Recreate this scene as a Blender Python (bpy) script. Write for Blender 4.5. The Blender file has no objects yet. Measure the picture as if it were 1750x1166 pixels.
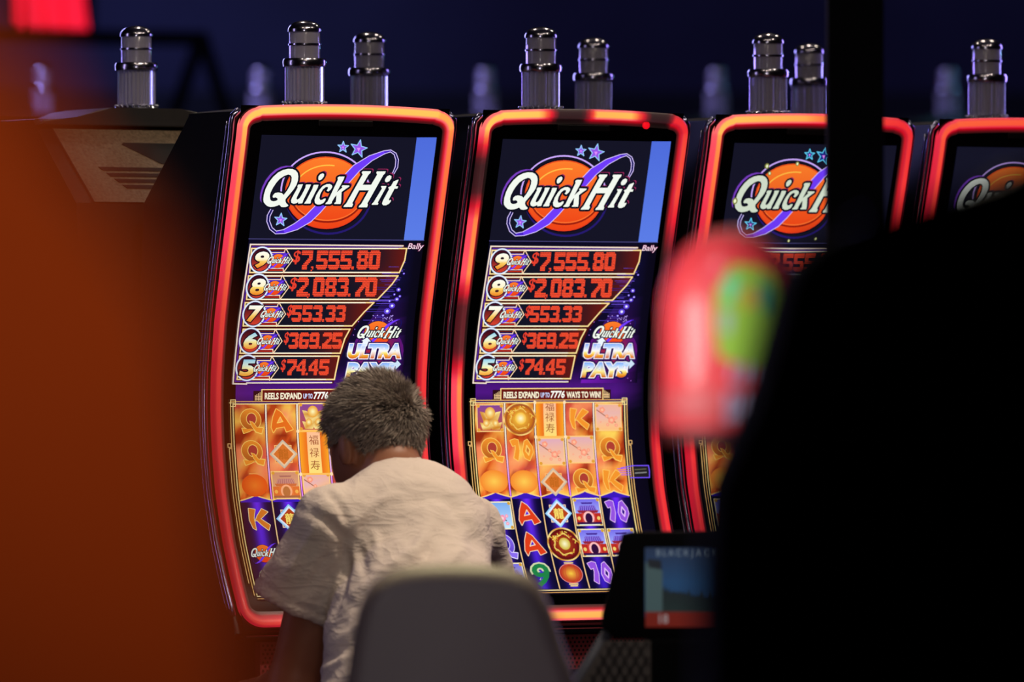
import bpy, bmesh, math, random
import numpy as np
from mathutils import Vector, Matrix, noise, geometry

# ------------------------------------------------------------------ camera, world, exposure, lights
sc = bpy.context.scene
COL = sc.collection
FPX = 11700.0            # focal length in pixels of the 1750-pixel frame (a long tele lens)
ZC = 1.26                # camera height
cam_d = bpy.data.cameras.new('camera'); cam = bpy.data.objects.new('camera', cam_d); COL.objects.link(cam)
cam.location = (0, 0, ZC); cam.rotation_euler = (math.pi/2, 0, 0)
cam_d.sensor_width = 36.0; cam_d.lens = FPX/1750*36.0; cam_d.clip_end = 200
cam_d.dof.use_dof = True; cam_d.dof.focus_distance = 12.85
cam_d.dof.aperture_fstop = 3.6; cam_d.dof.aperture_blades = 0
sc.camera = cam
sc.view_settings.view_transform = 'Standard'; sc.view_settings.look = 'None'
sc.view_settings.exposure = 0.0; sc.view_settings.gamma = 1.0
w = bpy.data.worlds.new('world'); sc.world = w; w.use_nodes = True
w.node_tree.nodes['Background'].inputs[0].default_value = (.004, .004, .012, 1)
w.node_tree.nodes['Background'].inputs[1].default_value = 0.3

def lamp(name, kind, loc, energy, col, target=None, **kw):
    d = bpy.data.lights.new(name, kind); d.energy = energy; d.color = col
    for k, v in kw.items(): setattr(d, k, v)
    o = bpy.data.objects.new(name, d); COL.objects.link(o); o.location = loc
    if target is not None:
        o.rotation_euler = (Vector(target)-Vector(loc)).to_track_quat('-Z', 'Y').to_euler()
    return o
WARM = (1, .84, .66)
# warm ceiling downlights above the players
lamp('key_downlight', 'SPOT', (1.1, 11.85, 4.1), 355, WARM, (-.12, 12.35, .95), spot_size=math.radians(30), spot_blend=.6, shadow_soft_size=.08)
lamp('rear_panel_downlight', 'SPOT', (.25, 11.4, 3.4), 62, WARM, (-.78, 13.3, 1.55), spot_size=math.radians(17), spot_blend=.7, shadow_soft_size=.08)
lamp('chair_downlight', 'SPOT', (.05, 10.35, 3.9), 560, (1, .88, .46), (-.08, 9.62, .92), spot_size=math.radians(15), spot_blend=.6, shadow_soft_size=.08)
lamp('terminal_added_spot', 'SPOT', (.15, 9.6, 3.0), 30, (1, .9, .8), (.19, 11.2, .68), spot_size=math.radians(14), spot_blend=.7, shadow_soft_size=.08)  # spot added to brighten the terminal's arm and mesh
lamp('chair_fill', 'AREA', (-.5, 6.2, 2.6), 4, (.72, .58, 1), (0, 9.6, .8), shape='DISK', size=.8)  # violet fill added to lift and tint the front of the chair
for i, (x, y, e) in enumerate([(.2, 10.2, 15), (1.0, 11.2, 18), (1.9, 12.0, 26), (-.9, 10.8, 15), (-.3, 9.0, 10), (.5, 8.4, 9), (.6, 14.9, 22), (-.6, 14.6, 22), (1.6, 15.2, 22)]):
    lamp('ceiling_downlight', 'POINT', (x, y, 3.9), e, WARM, shadow_soft_size=.11)
# violet and blue accent washes between the rows
lamp('violet_wash', 'AREA', (2.6, 15.6, 2.0), 30, (.34, .24, 1), (.2, 13.4, 1.80), shape='RECTANGLE', size=.5, size_y=1.6)
lamp('blue_wash', 'AREA', (-1.7, 16.6, 2.2), 32, (.36, .34, 1), (-.1, 13.4, 1.8), shape='RECTANGLE', size=.5, size_y=1.6)
lamp('far_row_wash', 'AREA', (-2.5, 20.2, 3.2), 90, (.40, .36, 1), (-.2, 22, 2.0), shape='DISK', size=.6)
lamp('far_row_cyan', 'POINT', (2.6, 21.5, 2.4), 14, (.2, .6, 1), shadow_soft_size=.1)
# blue wash on the far wall
lamp('wall_wash_blue', 'SPOT', (-1.4, 27.0, 4.3), 300, (.40, .46, 1), (-1.8, 32, 2.2), spot_size=math.radians(44), spot_blend=1.0, shadow_soft_size=.3)
lamp('wall_wash_top', 'SPOT', (.8, 28.5, 4.4), 60, (.40, .38, 1), (.9, 32, 3.6), spot_size=math.radians(95), spot_blend=1.0, shadow_soft_size=.3)
# foreground
lamp('panel_added_spot', 'SPOT', (-.40, 1.75, 1.86), 10.0, (1, .8, .55), (-.145, 2.4, 1.278), spot_size=math.radians(24), spot_blend=1.0, shadow_soft_size=.06)  # spot added close above the orange panel to shape its brightness
lamp('sign_added_spot', 'SPOT', (-.3, 6.5, 2.6), 95, (1, .9, .84), (.24, 7.65, 1.28), spot_size=math.radians(15), spot_blend=.8, shadow_soft_size=.5)  # unseen spot added to brighten the red sign
lamp('sign_highlight_fill', 'AREA', (-.55, 6.95, 1.26), 17, (1, .93, .9), (.22, 7.65, 1.26), shape='DISK', size=.62)  # added lamp, no screen stands here; it puts the highlight on the dome
lamp('violet_trim_fill', 'AREA', (-2.7, 12.5, 1.9), 5, (.62, .52, 1), (-.6, 12.9, 1.4), shape='RECTANGLE', size=.25, size_y=1.5)  # violet lamp added for glints along the chrome trim

# ------------------------------------------------------------------ helpers
def lin(c):
    c = max(0.0, c/255.0)
    return c/12.92 if c <= .04045 else ((c+.055)/1.055)**2.4
def L3(c): return (lin(c[0]), lin(c[1]), lin(c[2]))

MATS = {}
def mat(name, rgb, rough=.5, metal=0.0, coat=0.0, spec=.5, noise_scale=None, noise_amt=.15, bump=0.0, trans=0.0, ior=1.45):
    if name in MATS: return MATS[name]
    m = bpy.data.materials.new(name); m.use_nodes = True
    nt = m.node_tree; b = nt.nodes['Principled BSDF']
    c = L3(rgb)
    b.inputs['Base Color'].default_value = (*c, 1)
    b.inputs['Roughness'].default_value = rough; b.inputs['Metallic'].default_value = metal
    b.inputs['Coat Weight'].default_value = coat; b.inputs['Specular IOR Level'].default_value = spec
    b.inputs['Transmission Weight'].default_value = trans; b.inputs['IOR'].default_value = ior
    if noise_scale:
        tc = nt.nodes.new('ShaderNodeTexCoord'); nz = nt.nodes.new('ShaderNodeTexNoise')
        nz.inputs['Scale'].default_value = noise_scale; nz.inputs['Detail'].default_value = 4
        nt.links.new(tc.outputs['Object'], nz.inputs['Vector'])
        rp = nt.nodes.new('ShaderNodeMix'); rp.data_type = 'RGBA'
        rp.inputs[6].default_value = (*[max(0, v*(1-noise_amt)) for v in c], 1)
        rp.inputs[7].default_value = (*[min(1, v*(1+noise_amt)) for v in c], 1)
        nt.links.new(nz.outputs['Fac'], rp.inputs[0]); nt.links.new(rp.outputs[2], b.inputs['Base Color'])
        if bump:
            bp = nt.nodes.new('ShaderNodeBump'); bp.inputs['Strength'].default_value = bump; bp.inputs['Distance'].default_value = .002
            nt.links.new(nz.outputs['Fac'], bp.inputs['Height']); nt.links.new(bp.outputs['Normal'], b.inputs['Normal'])
    MATS[name] = m; return m

def glow_attr(name, base=(8, 8, 10), rough=.2, strength=1.0):
    """a lit display: emission follows the picture shown on it"""
    if name in MATS: return MATS[name]
    m = bpy.data.materials.new(name); m.use_nodes = True; nt = m.node_tree; b = nt.nodes['Principled BSDF']
    b.inputs['Base Color'].default_value = (*L3(base), 1); b.inputs['Roughness'].default_value = rough
    a = nt.nodes.new('ShaderNodeVertexColor'); a.layer_name = 'Col'
    nt.links.new(a.outputs['Color'], b.inputs['Emission Color']); b.inputs['Emission Strength'].default_value = strength
    MATS[name] = m; return m

def link_mesh(name, me, parent=None, m=None, smooth=False):
    o = bpy.data.objects.new(name, me); COL.objects.link(o)
    if parent is not None: o.parent = parent
    if m is not None and len(me.materials) == 0: me.materials.append(m)
    if smooth: me.shade_smooth()
    return o
def build(name, bm, m, parent=None, smooth=False, auto=None):
    bmesh.ops.recalc_face_normals(bm, faces=bm.faces[:])
    me = bpy.data.meshes.new(name); bm.to_mesh(me); bm.free()
    o = link_mesh(name, me, parent, m, smooth)
    if auto is not None:
        me.shade_smooth(); me.set_sharp_from_angle(angle=math.radians(auto))
    return o
def thing(name, label, cat, loc=(0, 0, 0), rotz=0.0, group=None):
    o = bpy.data.objects.new(name, None); COL.objects.link(o)
    o.location = loc; o.rotation_euler = (0, 0, rotz); o.empty_display_size = .1
    o['label'] = label; o['category'] = cat
    if group: o['group'] = group
    return o
def tag(o, label, cat, group=None):
    o['label'] = label; o['category'] = cat
    if group: o['group'] = group
    return o
def struct(o, label=None):
    o['kind'] = 'structure'
    if label: o['label'] = label
    return o
def bx(bm, lo, hi, bev=0.0, seg=2):
    r = bmesh.ops.create_cube(bm, size=1.0); vs = r['verts']
    for v in vs:
        v.co = Vector([lo[i]+(v.co[i]+.5)*(hi[i]-lo[i]) for i in range(3)])
    if bev:
        es = list({e for v in vs for e in v.link_edges})
        bmesh.ops.bevel(bm, geom=es, offset=bev, segments=seg, affect='EDGES', profile=.5)
def lathe(bm, prof, n=32, c=(0, 0, 0), sx=1.0, sy=1.0, rib=0.0, close=True):
    """prof: (radius, height) from the bottom up"""
    rows = []
    for (r, z) in prof:
        row = []
        for k in range(n):
            a = 2*math.pi*k/n; rr = r*(1-rib*(k % 2))
            row.append(bm.verts.new((c[0]+rr*math.cos(a)*sx, c[1]+rr*math.sin(a)*sy, c[2]+z)))
        rows.append(row)
    for a, b in zip(rows, rows[1:]):
        for k in range(n):
            bm.faces.new((a[k], a[(k+1) % n], b[(k+1) % n], b[k]))
    if close:
        bm.faces.new(rows[0][::-1]); bm.faces.new(rows[-1])
def tube(bm, pts, r, n=8, closed=False, rend=None):
    pts = [Vector(p) for p in pts]; rows = []; N = len(pts); up = Vector((.13, .31, .94)).normalized()
    for i, p in enumerate(pts):
        a = pts[i-1] if (i > 0 or closed) else p; b = pts[(i+1) % N] if (i < N-1 or closed) else p
        t = (b-a).normalized(); s = t.cross(up).normalized(); q = s.cross(t)
        rr = r if rend is None else r+(rend-r)*i/(N-1)
        rows.append([bm.verts.new(p+s*math.cos(2*math.pi*k/n)*rr+q*math.sin(2*math.pi*k/n)*rr) for k in range(n)])
    rng = range(N) if closed else range(N-1)
    for i in rng:
        a = rows[i]; b = rows[(i+1) % N]
        for k in range(n): bm.faces.new((a[k], a[(k+1) % n], b[(k+1) % n], b[k]))
    if not closed:
        bm.faces.new(rows[0][::-1]); bm.faces.new(rows[-1])
def prism(bm, poly, axis, a, b, bev=0.0, seg=3):
    """poly in the two other axes (in order), extruded along axis from a to b"""
    def mk(p, t):
        if axis == 0: return (t, p[0], p[1])
        if axis == 1: return (p[0], t, p[1])
        return (p[0], p[1], t)
    A = [bm.verts.new(mk(p, a)) for p in poly]; B = [bm.verts.new(mk(p, b)) for p in poly]
    n = len(poly); fa = bm.faces.new(A); fb = bm.faces.new(B[::-1])
    for i in range(n): bm.faces.new((A[i], B[i], B[(i+1) % n], A[(i+1) % n]))
    if bev:
        es = list(fa.edges)+list(fb.edges)
        bmesh.ops.bevel(bm, geom=es, offset=bev, segments=seg, affect='EDGES', profile=.5)
def W(px, py, Y):
    """a point of the place at depth Y"""
    return Vector(((px-875)/FPX*Y, Y, ZC-(py-583)/FPX*Y))
def pin(xs, ys, x):
    return float(np.interp(x, xs, ys))

# ------------------------------------------------------------------ the room
m_wall = mat('navy_plaster', (52, 52, 84), .9, noise_scale=1.2, noise_amt=.5)
m_dark = mat('dark_plaster', (30, 30, 44), .9, noise_scale=2, noise_amt=.3)
m_carpet = mat('casino_carpet', (48, 22, 26), .95, noise_scale=14, noise_amt=.6, bump=.3)
def slab(name, lo, hi, m):
    bm = bmesh.new(); bx(bm, lo, hi); return struct(build(name, bm, m))
slab('floor', (-7, -2, -.1), (7, 32, 0), m_carpet)
slab('ceiling', (-7, -2, 4.6), (7, 32, 4.7), m_dark)
slab('wall_back', (-7, 32, 0), (7, 32.2, 4.6), m_wall)
slab('wall_left', (-7.2, -2, 0), (-7, 32, 4.6), m_dark)
slab('wall_right', (7, -2, 0), (7.2, 32, 4.6), m_dark)
slab('wall_front', (-7, -2.2, 0), (7, -2, 4.6), m_dark)
slab('trim_1', (-7, 31.85, 2.15), (7, 32, 2.42), m_dark)

# ------------------------------------------------------------------ slot machine geometry
ROT = math.radians(30); R2 = Vector((math.cos(ROT), math.sin(ROT))); N2 = Vector((math.sin(ROT), -math.cos(ROT)))
C1 = Vector((-.37, 13.0)); PITCH = .521
def CM(k): return C1+R2*(PITCH*k)
PYS = [150, 190, 240, 350, 450, 550, 640, 700, 760, 840, 920, 990, 1045, 1062, 1100]
FWD = [.124, .117, .105, .072, .043, .016, .002, 0, .005, .020, .048, .084, .118, .128, .14]
_zs = np.array([ZC-(p-583)/900 for p in PYS])[::-1]; _fs = np.array(FWD)[::-1]
def _smooth_profile():
    zz = np.linspace(_zs[0], _zs[-1], 400); ff = np.interp(zz, _zs, _fs)
    k = np.hanning(31); k /= k.sum(); fp = np.pad(ff, 15, mode='reflect', reflect_type='odd')
    return zz, np.convolve(fp, k, 'valid')
ZP, FP = _smooth_profile()
def F(z): return float(np.interp(z, ZP, FP))
def zV(V): return ZC-(V-583)/900.0
US = 779.4
def flat(px, py, k):
    """photo point on the display of machine k -> display coordinates (U across, V down)"""
    C = CM(k); t = (px-875)/FPX; Y = C.y
    for _ in range(6):
        z = ZC-(py-583)/FPX*Y; f = F(z)
        u = (t*(C.y+N2.y*f)-C.x-N2.x*f)/(R2.x-t*R2.y); Y = C.y+R2.y*u+N2.y*f
    return (u*US, 583+(ZC-z)*900)

# ------------------------------------------------------------------ the picture on the displays
class Art:
    BAND = 12.0
    def __init__(self): self.v = []; self.f = []; self.c = []
    def tri(self, pts, col, lay):
        vs = [p[1] for p in pts]; b0 = math.floor(min(vs)/self.BAND); b1 = math.floor(max(vs)/self.BAND-1e-9)
        for b in range(b0, max(b0, b1)+1):
            poly = list(pts)
            for (lim, s) in ((b*self.BAND, 1), ((b+1)*self.BAND, -1)):
                out = []
                for i in range(len(poly)):
                    p, q = poly[i], poly[(i+1) % len(poly)]
                    dp, dq = s*(p[1]-lim), s*(q[1]-lim)
                    if dp >= 0: out.append(p)
                    if (dp > 0 > dq) or (dp < 0 < dq):
                        t = dp/(dp-dq); out.append((p[0]+(q[0]-p[0])*t, p[1]+(q[1]-p[1])*t))
                poly = out
                if len(poly) < 3: break
            if len(poly) < 3: continue
            n0 = len(self.v); self.v += [(p[0], p[1], lay) for p in poly]
            self.f.append(list(range(n0, n0+len(poly))))
            self.c.append([L3(col(*p)) if callable(col) else L3(col) for p in poly])
    def poly(self, pts, col, lay, holes=()):
        rings = [[Vector((p[0], p[1], 0)) for p in pts]]+[[Vector((p[0], p[1], 0)) for p in h] for h in holes]
        allp = [p for r in rings for p in r]
        for t in geometry.tessellate_polygon(rings): self.tri([(allp[i].x, allp[i].y) for i in t], col, lay)
    def quad(self, x0, y0, x1, y1, col, lay, nx=1):
        for i in range(nx):
            a = x0+(x1-x0)*i/nx; b = x0+(x1-x0)*(i+1)/nx
            self.tri([(a, y0), (b, y0), (b, y1), (a, y1)], col, lay)
    def ell(self, cx, cy, rx, ry, col, lay, n=28, a0=0, a1=2*math.pi):
        pts = [(cx+rx*math.cos(a0+(a1-a0)*k/n), cy+ry*math.sin(a0+(a1-a0)*k/n)) for k in range(n+(0 if a1-a0 > 6.2 else 1))]
        self.poly(pts, col, lay)
    def glow(self, cx, cy, rx, ry, c0, c1, lay, n=24, m=4):
        for j in range(m):
            a, b = j/m, (j+1)/m
            f = lambda U, V: tuple(c0[i]+(c1[i]-c0[i])*min(1, math.hypot((U-cx)/rx, (V-cy)/ry)) for i in range(3))
            for k in range(n):
                t0, t1 = 2*math.pi*k/n, 2*math.pi*(k+1)/n
                P = lambda s, t: (cx+rx*s*math.cos(t), cy+ry*s*math.sin(t))
                self.tri([P(a, t0), P(b, t0), P(b, t1), P(a, t1)] if j else [(cx, cy), P(b, t0), P(b, t1)], f, lay)
    def ring(self, cx, cy, rx, ry, wd, col, lay, n=36, a0=0.0, a1=2*math.pi):
        for k in range(n):
            t0, t1 = a0+(a1-a0)*k/n, a0+(a1-a0)*(k+1)/n
            P = lambda d, t: (cx+(rx+d)*math.cos(t), cy+(ry+d)*math.sin(t))
            self.tri([P(-wd/2, t0), P(wd/2, t0), P(wd/2, t1), P(-wd/2, t1)], col, lay)
    def line(self, pts, wd, col, lay, closed=False, rnd=False):
        n = len(pts); h = wd/2
        for i in range(n if closed else n-1):
            a, b = pts[i], pts[(i+1) % n]; dx, dy = b[0]-a[0], b[1]-a[1]; l = math.hypot(dx, dy)
            if l < 1e-6: continue
            dx, dy = dx/l, dy/l; e = h*(.0 if rnd else .8)
            a = (a[0]-dx*e, a[1]-dy*e); b = (b[0]+dx*e, b[1]+dy*e); nx, ny = -dy*h, dx*h
            self.tri([(a[0]+nx, a[1]+ny), (b[0]+nx, b[1]+ny), (b[0]-nx, b[1]-ny), (a[0]-nx, a[1]-ny)], col, lay)
        if rnd:
            for p in pts: self.tri([(p[0]+h*math.cos(k*math.pi/4), p[1]+h*math.sin(k*math.pi/4)) for k in range(8)], col, lay)
    def text(self, s, box, col, lay, shear=0.0, weight=0.0, out=()):
        """box (x0,y0,x1,y1) of the glyphs; out: (extra weight, colour, layer) outlines drawn below"""
        tris, (ax, ay, bx_, by) = glyphs(s, weight)
        x0, y0, x1, y1 = box; sx = (x1-x0)/(bx_-ax); sy = (y1-y0)/(by-ay)
        def put(ts, c, l):
            for t in ts:
                pts = []
                for (x, y) in t:
                    X = x0+(x-ax)*sx; Y = y1-(y-ay)*sy; pts.append((X+shear*((y0+y1)/2-Y), Y))
                self.tri(pts, c, l)
        put(tris, col, lay)
        for (wt, c, l) in out: put(glyphs(s, weight+wt)[0], c, l)
    def mesh(self, name):
        me = bpy.data.meshes.new(name)
        co = [(U/US, -(F(zV(V))+.0004+lay*.00016), zV(V)) for (U, V, lay) in self.v]
        me.from_pydata(co, [], self.f); a = me.color_attributes.new('Col', 'FLOAT_COLOR', 'CORNER')
        flatc = np.ones((sum(len(f) for f in self.f), 4), dtype=np.float32)
        flatc[:, :3] = np.array([c for fc in self.c for c in fc], dtype=np.float32)
        a.data.foreach_set('color', flatc.ravel()); me.update(); return me
_GL = {}
def glyphs(s, weight=0.0):
    key = (s, round(weight, 4))
    if key in _GL: return _GL[key]
    cu = bpy.data.curves.new('lettering', 'FONT'); cu.body = s; cu.offset = weight; cu.resolution_u = 3; cu.dimensions = '2D'; cu.fill_mode = 'FRONT'
    o = bpy.data.objects.new('lettering', cu); COL.objects.link(o)
    dg = bpy.context.evaluated_depsgraph_get(); ev = o.evaluated_get(dg); me = ev.to_mesh(); me.calc_loop_triangles()
    vs = [(v.co.x, v.co.y) for v in me.vertices]; ts = [[vs[i] for i in t.vertices] for t in me.loop_triangles]
    xs = [v[0] for v in vs]; ys = [v[1] for v in vs]; r = (ts, (min(xs), min(ys), max(xs), max(ys)))
    ev.to_mesh_clear(); bpy.data.objects.remove(o); bpy.data.curves.remove(cu); _GL[key] = r; return r

def A_(p): return [(440+x/11.66, 270+y/11.66) for x, y in p]
def B_(p): return [(560+x/11.66, 270+y/11.66) for x, y in p]
LOGO = [  # letters of the mark, outer outline (+ counter)
 (A_([(105,830),(115,740),(150,620),(215,490),(300,380),(400,290),(500,240),(600,218),(690,222),(750,250),(790,300),(803,370),(795,450),(765,540),(715,620),(660,690),(600,760),(550,820),(545,860),(560,900),(590,930),(605,945),(590,965),(550,978),(500,982),(460,975),(435,945),(420,935),(380,955),(320,972),(250,978),(190,965),(140,920),(112,880)]),
  A_([(245,830),(235,760),(250,690),(300,590),(360,500),(430,420),(520,360),(600,330),(650,345),(672,390),(665,460),(630,560),(580,650),(510,740),(495,720),(470,700),(400,688),(340,700),(300,740),(290,780),(310,795),(350,785),(385,805),(390,835),(360,855),(310,865),(265,855)])),
 (A_([(785,560),(805,530),(895,525),(870,590),(775,780),(765,820),(790,830),(830,800),(880,720),(945,590),(950,545),(960,530),(1055,530),(1040,570),(900,850),(892,880),(880,905),(800,912),(800,880),(760,905),(710,915),(665,895),(655,850),(680,790),(790,590)]), None),
 (A_([(1105,545),(1115,535),(1205,535),(1190,590),(1050,860),(1055,880),(1040,910),(920,912),(930,890),(960,850),(1085,610)]), None),
 (A_([(1200,410),(1205,370),(1240,325),(1290,305),(1318,325),(1312,370),(1270,425),(1230,448),(1205,440)]), None),
 (A_([(1480,580),(1475,545),(1430,520),(1370,522),(1290,560),(1220,640),(1160,740),(1125,840),(1135,900),(1180,930),(1240,928),(1300,900),(1340,850),(1350,810),(1320,810),(1280,835),(1240,840),(1222,800),(1240,720),(1290,630),(1350,580),(1395,580),(1390,620),(1365,655),(1400,672),(1450,630)]), None),
 (B_([(215,372),(325,372),(305,430),(165,690),(280,590),(265,560),(290,545),(420,550),(418,572),(360,610),(265,680),(258,860),(245,920),(118,920),(125,895),(150,880),(165,740),(130,780),(75,870),(70,900),(40,922),(-62,922),(-40,890),(-15,870),(190,440),(185,395)]), None),
 (B_([(665,290),(685,265),(850,265),(840,300),(800,340),(685,535),(855,535),(975,330),(955,300),(970,268),(1145,268),(1130,310),(1095,345),(780,905),(790,940),(770,985),(605,985),(615,955),(655,920),(810,645),(615,645),(480,900),(495,930),(470,978),(300,978),(315,950),(360,905),(685,330)]), None),
 (B_([(1050,570),(1060,560),(1160,560),(1145,600),(985,890),(1000,905),(985,935),(865,935),(870,915),(905,880),(1070,610)]), None),
 (B_([(1130,455),(1135,420),(1175,365),(1225,345),(1260,365),(1255,410),(1215,465),(1170,485),(1140,480)]), None),
 (B_([(1395,430),(1400,445),(1345,565),(1395,570),(1375,612),(1320,615),(1205,830),(1215,850),(1245,835),(1250,860),(1210,915),(1150,945),(1095,945),(1070,915),(1085,860),(1215,620),(1200,605),(1195,590),(1250,560),(1300,470)]), None)]
SIXT = []
def logo(art, tf, s, lay, full=True, star=(150, 90, 235), star_line=(150, 205, 255), dim=1.0, white=(244, 250, 240)):
    """the oval mark with its lettering; tf maps the traced points onto the display, s is the size against the large one"""
    D = lambda c: tuple(v*dim for v in c)
    el = lambda cx, cy, rx, ry, n=40, a0=0, a1=2*math.pi: [tf((cx+rx*math.cos(a0+(a1-a0)*k/n), cy+ry*math.sin(a0+(a1-a0)*k/n))) for k in range(n+1)]
    cx, cy, rx, ry = 556.6, 329.6, 70, 62
    top, bot = tf((cx, cy-ry))[1], tf((cx, cy+ry))[1]
    og = lambda U, V: D(tuple(a+(b-a)*min(1, max(0, (V-top)/(bot-top))) for a, b in zip((255, 128, 44), (238, 66, 22))))
    if full:
        art.line(el(cx-1, cy-2, rx+5.5, ry+5.5, 30, math.pi*1.0, math.pi*2.0), 2.6*s, D((205, 170, 255)), lay)
        art.line(el(cx+4, cy+4, rx+3, ry+4, 30, 0, math.pi), 3.5*s, D((38, 26, 110)), lay)
    art.poly(el(cx, cy, rx+2.5, ry+2.5)[:-1], D((20, 8, 24)), lay+1)
    art.poly(el(cx, cy, rx, ry)[:-1], og, lay+2)
    if full:
        art.line(el(cx, cy, rx-1, ry-1, 40), 1.4*s, D((232, 60, 30)), lay+3)
        art.line(el(cx+4, cy+6, rx-8, ry-9, 20, math.pi*1.12, math.pi*1.55), 2.2*s, D((255, 190, 70)), lay+3)
        art.line(el(cx+2, cy+2, rx-8, ry-14, 20, math.pi*.12, math.pi*.86), 3*s, D((150, 30, 16)), lay+3)
        art.line(el(cx+2, cy-1, rx-8, ry-14, 20, math.pi*.14, math.pi*.86), 1.6*s, D((255, 120, 50)), lay+3)
    c3 = lambda x, y: (440+x/6.477, 230+y/6.477)
    segs = [([(905,600),(975,500),(1090,375),(1250,262),(1400,197),(1470,182),(1520,215),(1542,280),(1535,360),(1495,440)], [60,96,90,62,34,22,26,30,28,16]),
            ([(740,740),(660,830),(560,930),(420,1020),(290,1075),(200,1085),(145,1040),(115,960),(120,900),(155,832)], [90,92,90,74,44,32,32,32,32,28])]
    for pts, wd in segs:
        Lp, Rp = [], []
        for i, (p, w_) in enumerate(zip(pts, wd)):
            a = pts[max(0, i-1)]; b = pts[min(len(pts)-1, i+1)]; dx, dy = b[0]-a[0], b[1]-a[1]; l = math.hypot(dx, dy)
            nx, ny = -dy/l*w_/2, dx/l*w_/2
            Lp.append(tf(c3(p[0]+nx, p[1]+ny))); Rp.append(tf(c3(p[0]-nx, p[1]-ny)))
        for i in range(len(pts)-1):
            t = i/(len(pts)-1); cA = (112, 60, 250) if t < .35 else ((74, 34, 200) if t < .5 else (22, 18, 92))
            art.poly([Lp[i], Lp[i+1], Rp[i+1], Rp[i]], D(cA), lay+4)
        if full:
            art.line(Lp, 1.3*s, D((214, 196, 255)), lay+5); art.line(Rp, 1.3*s, D((214, 196, 255)), lay+5)
    if full:
        for (x, y, r, rot) in ((943,140,64,.05), (1115,158,100,.22), (252,945,74,.1)):
            st = []
            for k in range(10):
                a = -math.pi/2+rot+k*math.pi/5; rr = r if k % 2 == 0 else r*.42
                st.append(tf(c3(x+rr*math.cos(a)*.95, y+rr*math.sin(a))))
            art.poly(st, D(star), lay+6); art.line(st, 1.5*s, D(star_line), lay+7, True)
            art.poly([tf(c3(x-r*.2, y-r*.1)), tf(c3(x+r*.2, y-r*.1)), tf(c3(x, y+r*.34))], D((226, 140, 255)), lay+7)
    for (o, h) in LOGO:
        P = [tf(p) for p in o]; H = [tf(p) for p in h] if h else None
        if full:
            art.line([tf((x-3.4, y-3.2)) for x, y in o] if h else [tf((x+2.6, y-2.2)) for x, y in o], 4.2*s, D((120, 62, 190) if h else (150, 40, 90)), lay+8, True, True)
        art.line(P, 6.6*s if full else 8.5*s, D((14, 15, 30)), lay+9, True, full)
        if H: art.line(H, 5*s, D((14, 15, 30)), lay+9, True, full)
        art.poly(P, D(white), lay+10, [H] if H else ())

DIG = {}
def _digits():
    T, M, Bt = range(0, 3), range(5, 7), range(9, 12); Lc, Rc = range(0, 3), range(6, 9)
    seg = {'a': [(x, y) for y in T for x in range(9)], 'g': [(x, y) for y in M for x in range(9)], 'd': [(x, y) for y in Bt for x in range(9)],
           'f': [(x, y) for y in range(0, 7) for x in Lc], 'b': [(x, y) for y in range(0, 7) for x in Rc],
           'e': [(x, y) for y in range(5, 12) for x in Lc], 'c': [(x, y) for y in range(5, 12) for x in Rc]}
    enc = {'0': 'abcdef', '3': 'abgcd', '4': 'fgbc', '5': 'afgcd', '6': 'afgecd', '8': 'abcdefg', '9': 'abcdfg'}
    for ch, s in enc.items():
        c = set()
        for k in s: c |= set(seg[k])
        DIG[ch] = c
    corner = {'0': [(0,0),(8,0),(0,11),(8,11)], '3': [(0,0),(8,0),(0,11),(8,11),(8,5)], '5': [(8,5),(8,11),(0,11)], '6': [(0,0),(8,0),(0,11),(8,11)], '8': [(0,0),(8,0),(0,11),(8,11),(0,5),(8,5),(0,6),(8,6)], '9': [(0,0),(8,0),(0,11),(8,11)]}
    for ch, cs in corner.items(): DIG[ch] -= set(cs)
    DIG['3'] -= {(x, y) for x in range(0, 3) for y in (5, 6)}
    s7 = set(seg['a'])|{(x, y) for y in range(0, 5) for x in Rc}
    for y in range(5, 9):
        x0 = 5-(y-5); s7 |= {(x, y) for x in range(max(2, x0), max(2, x0)+4)}
    s7 |= {(x, y) for y in range(9, 12) for x in range(1, 5)}
    DIG['7'] = s7
    s2 = set(seg['a'])|set(seg['d'])|{(x, y) for y in range(0, 5) for x in Rc}
    for y in range(5, 9): s2 |= {(x, y) for x in range(max(0, 5-(y-4)*1), max(0, 5-(y-4)*1)+4)}
    s2 |= {(x, y) for y in (8,) for x in range(0, 4)}
    DIG['2'] = s2-{(0, 0), (8, 0)}
    s4 = {(x, y) for y in range(0, 12) for x in (5, 6, 7)}|{(x, y) for y in (7, 8) for x in range(0, 9)}
    for y in range(0, 8): s4 |= {(x, y) for x in range(max(0, 5-y), max(0, 5-y)+3)}
    DIG['4'] = s4
_digits()

def mix(a, b, t): return tuple(a[i]+(b[i]-a[i])*t for i in range(3))
def fire(U, V):
    n = noise.noise(Vector((U*.030, V*.030, 3.1))); n2 = noise.noise(Vector((U*.07, V*.06, 9.7))); n3 = noise.noise(Vector((U*.022, V*.024, 21.3)))
    t = min(1, max(0, (V-690)/160)); base = mix((196, 74, 26), (250, 104, 36), t)
    k = min(1, max(0, .40+n*1.2+n2*.5))
    c = mix(base, (255, 214, 92), k) if k > .25 else mix((150, 44, 16), base, k/.25)
    return mix(c, (255, 112, 118), min(.45, max(0, n3*1.5)))

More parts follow.
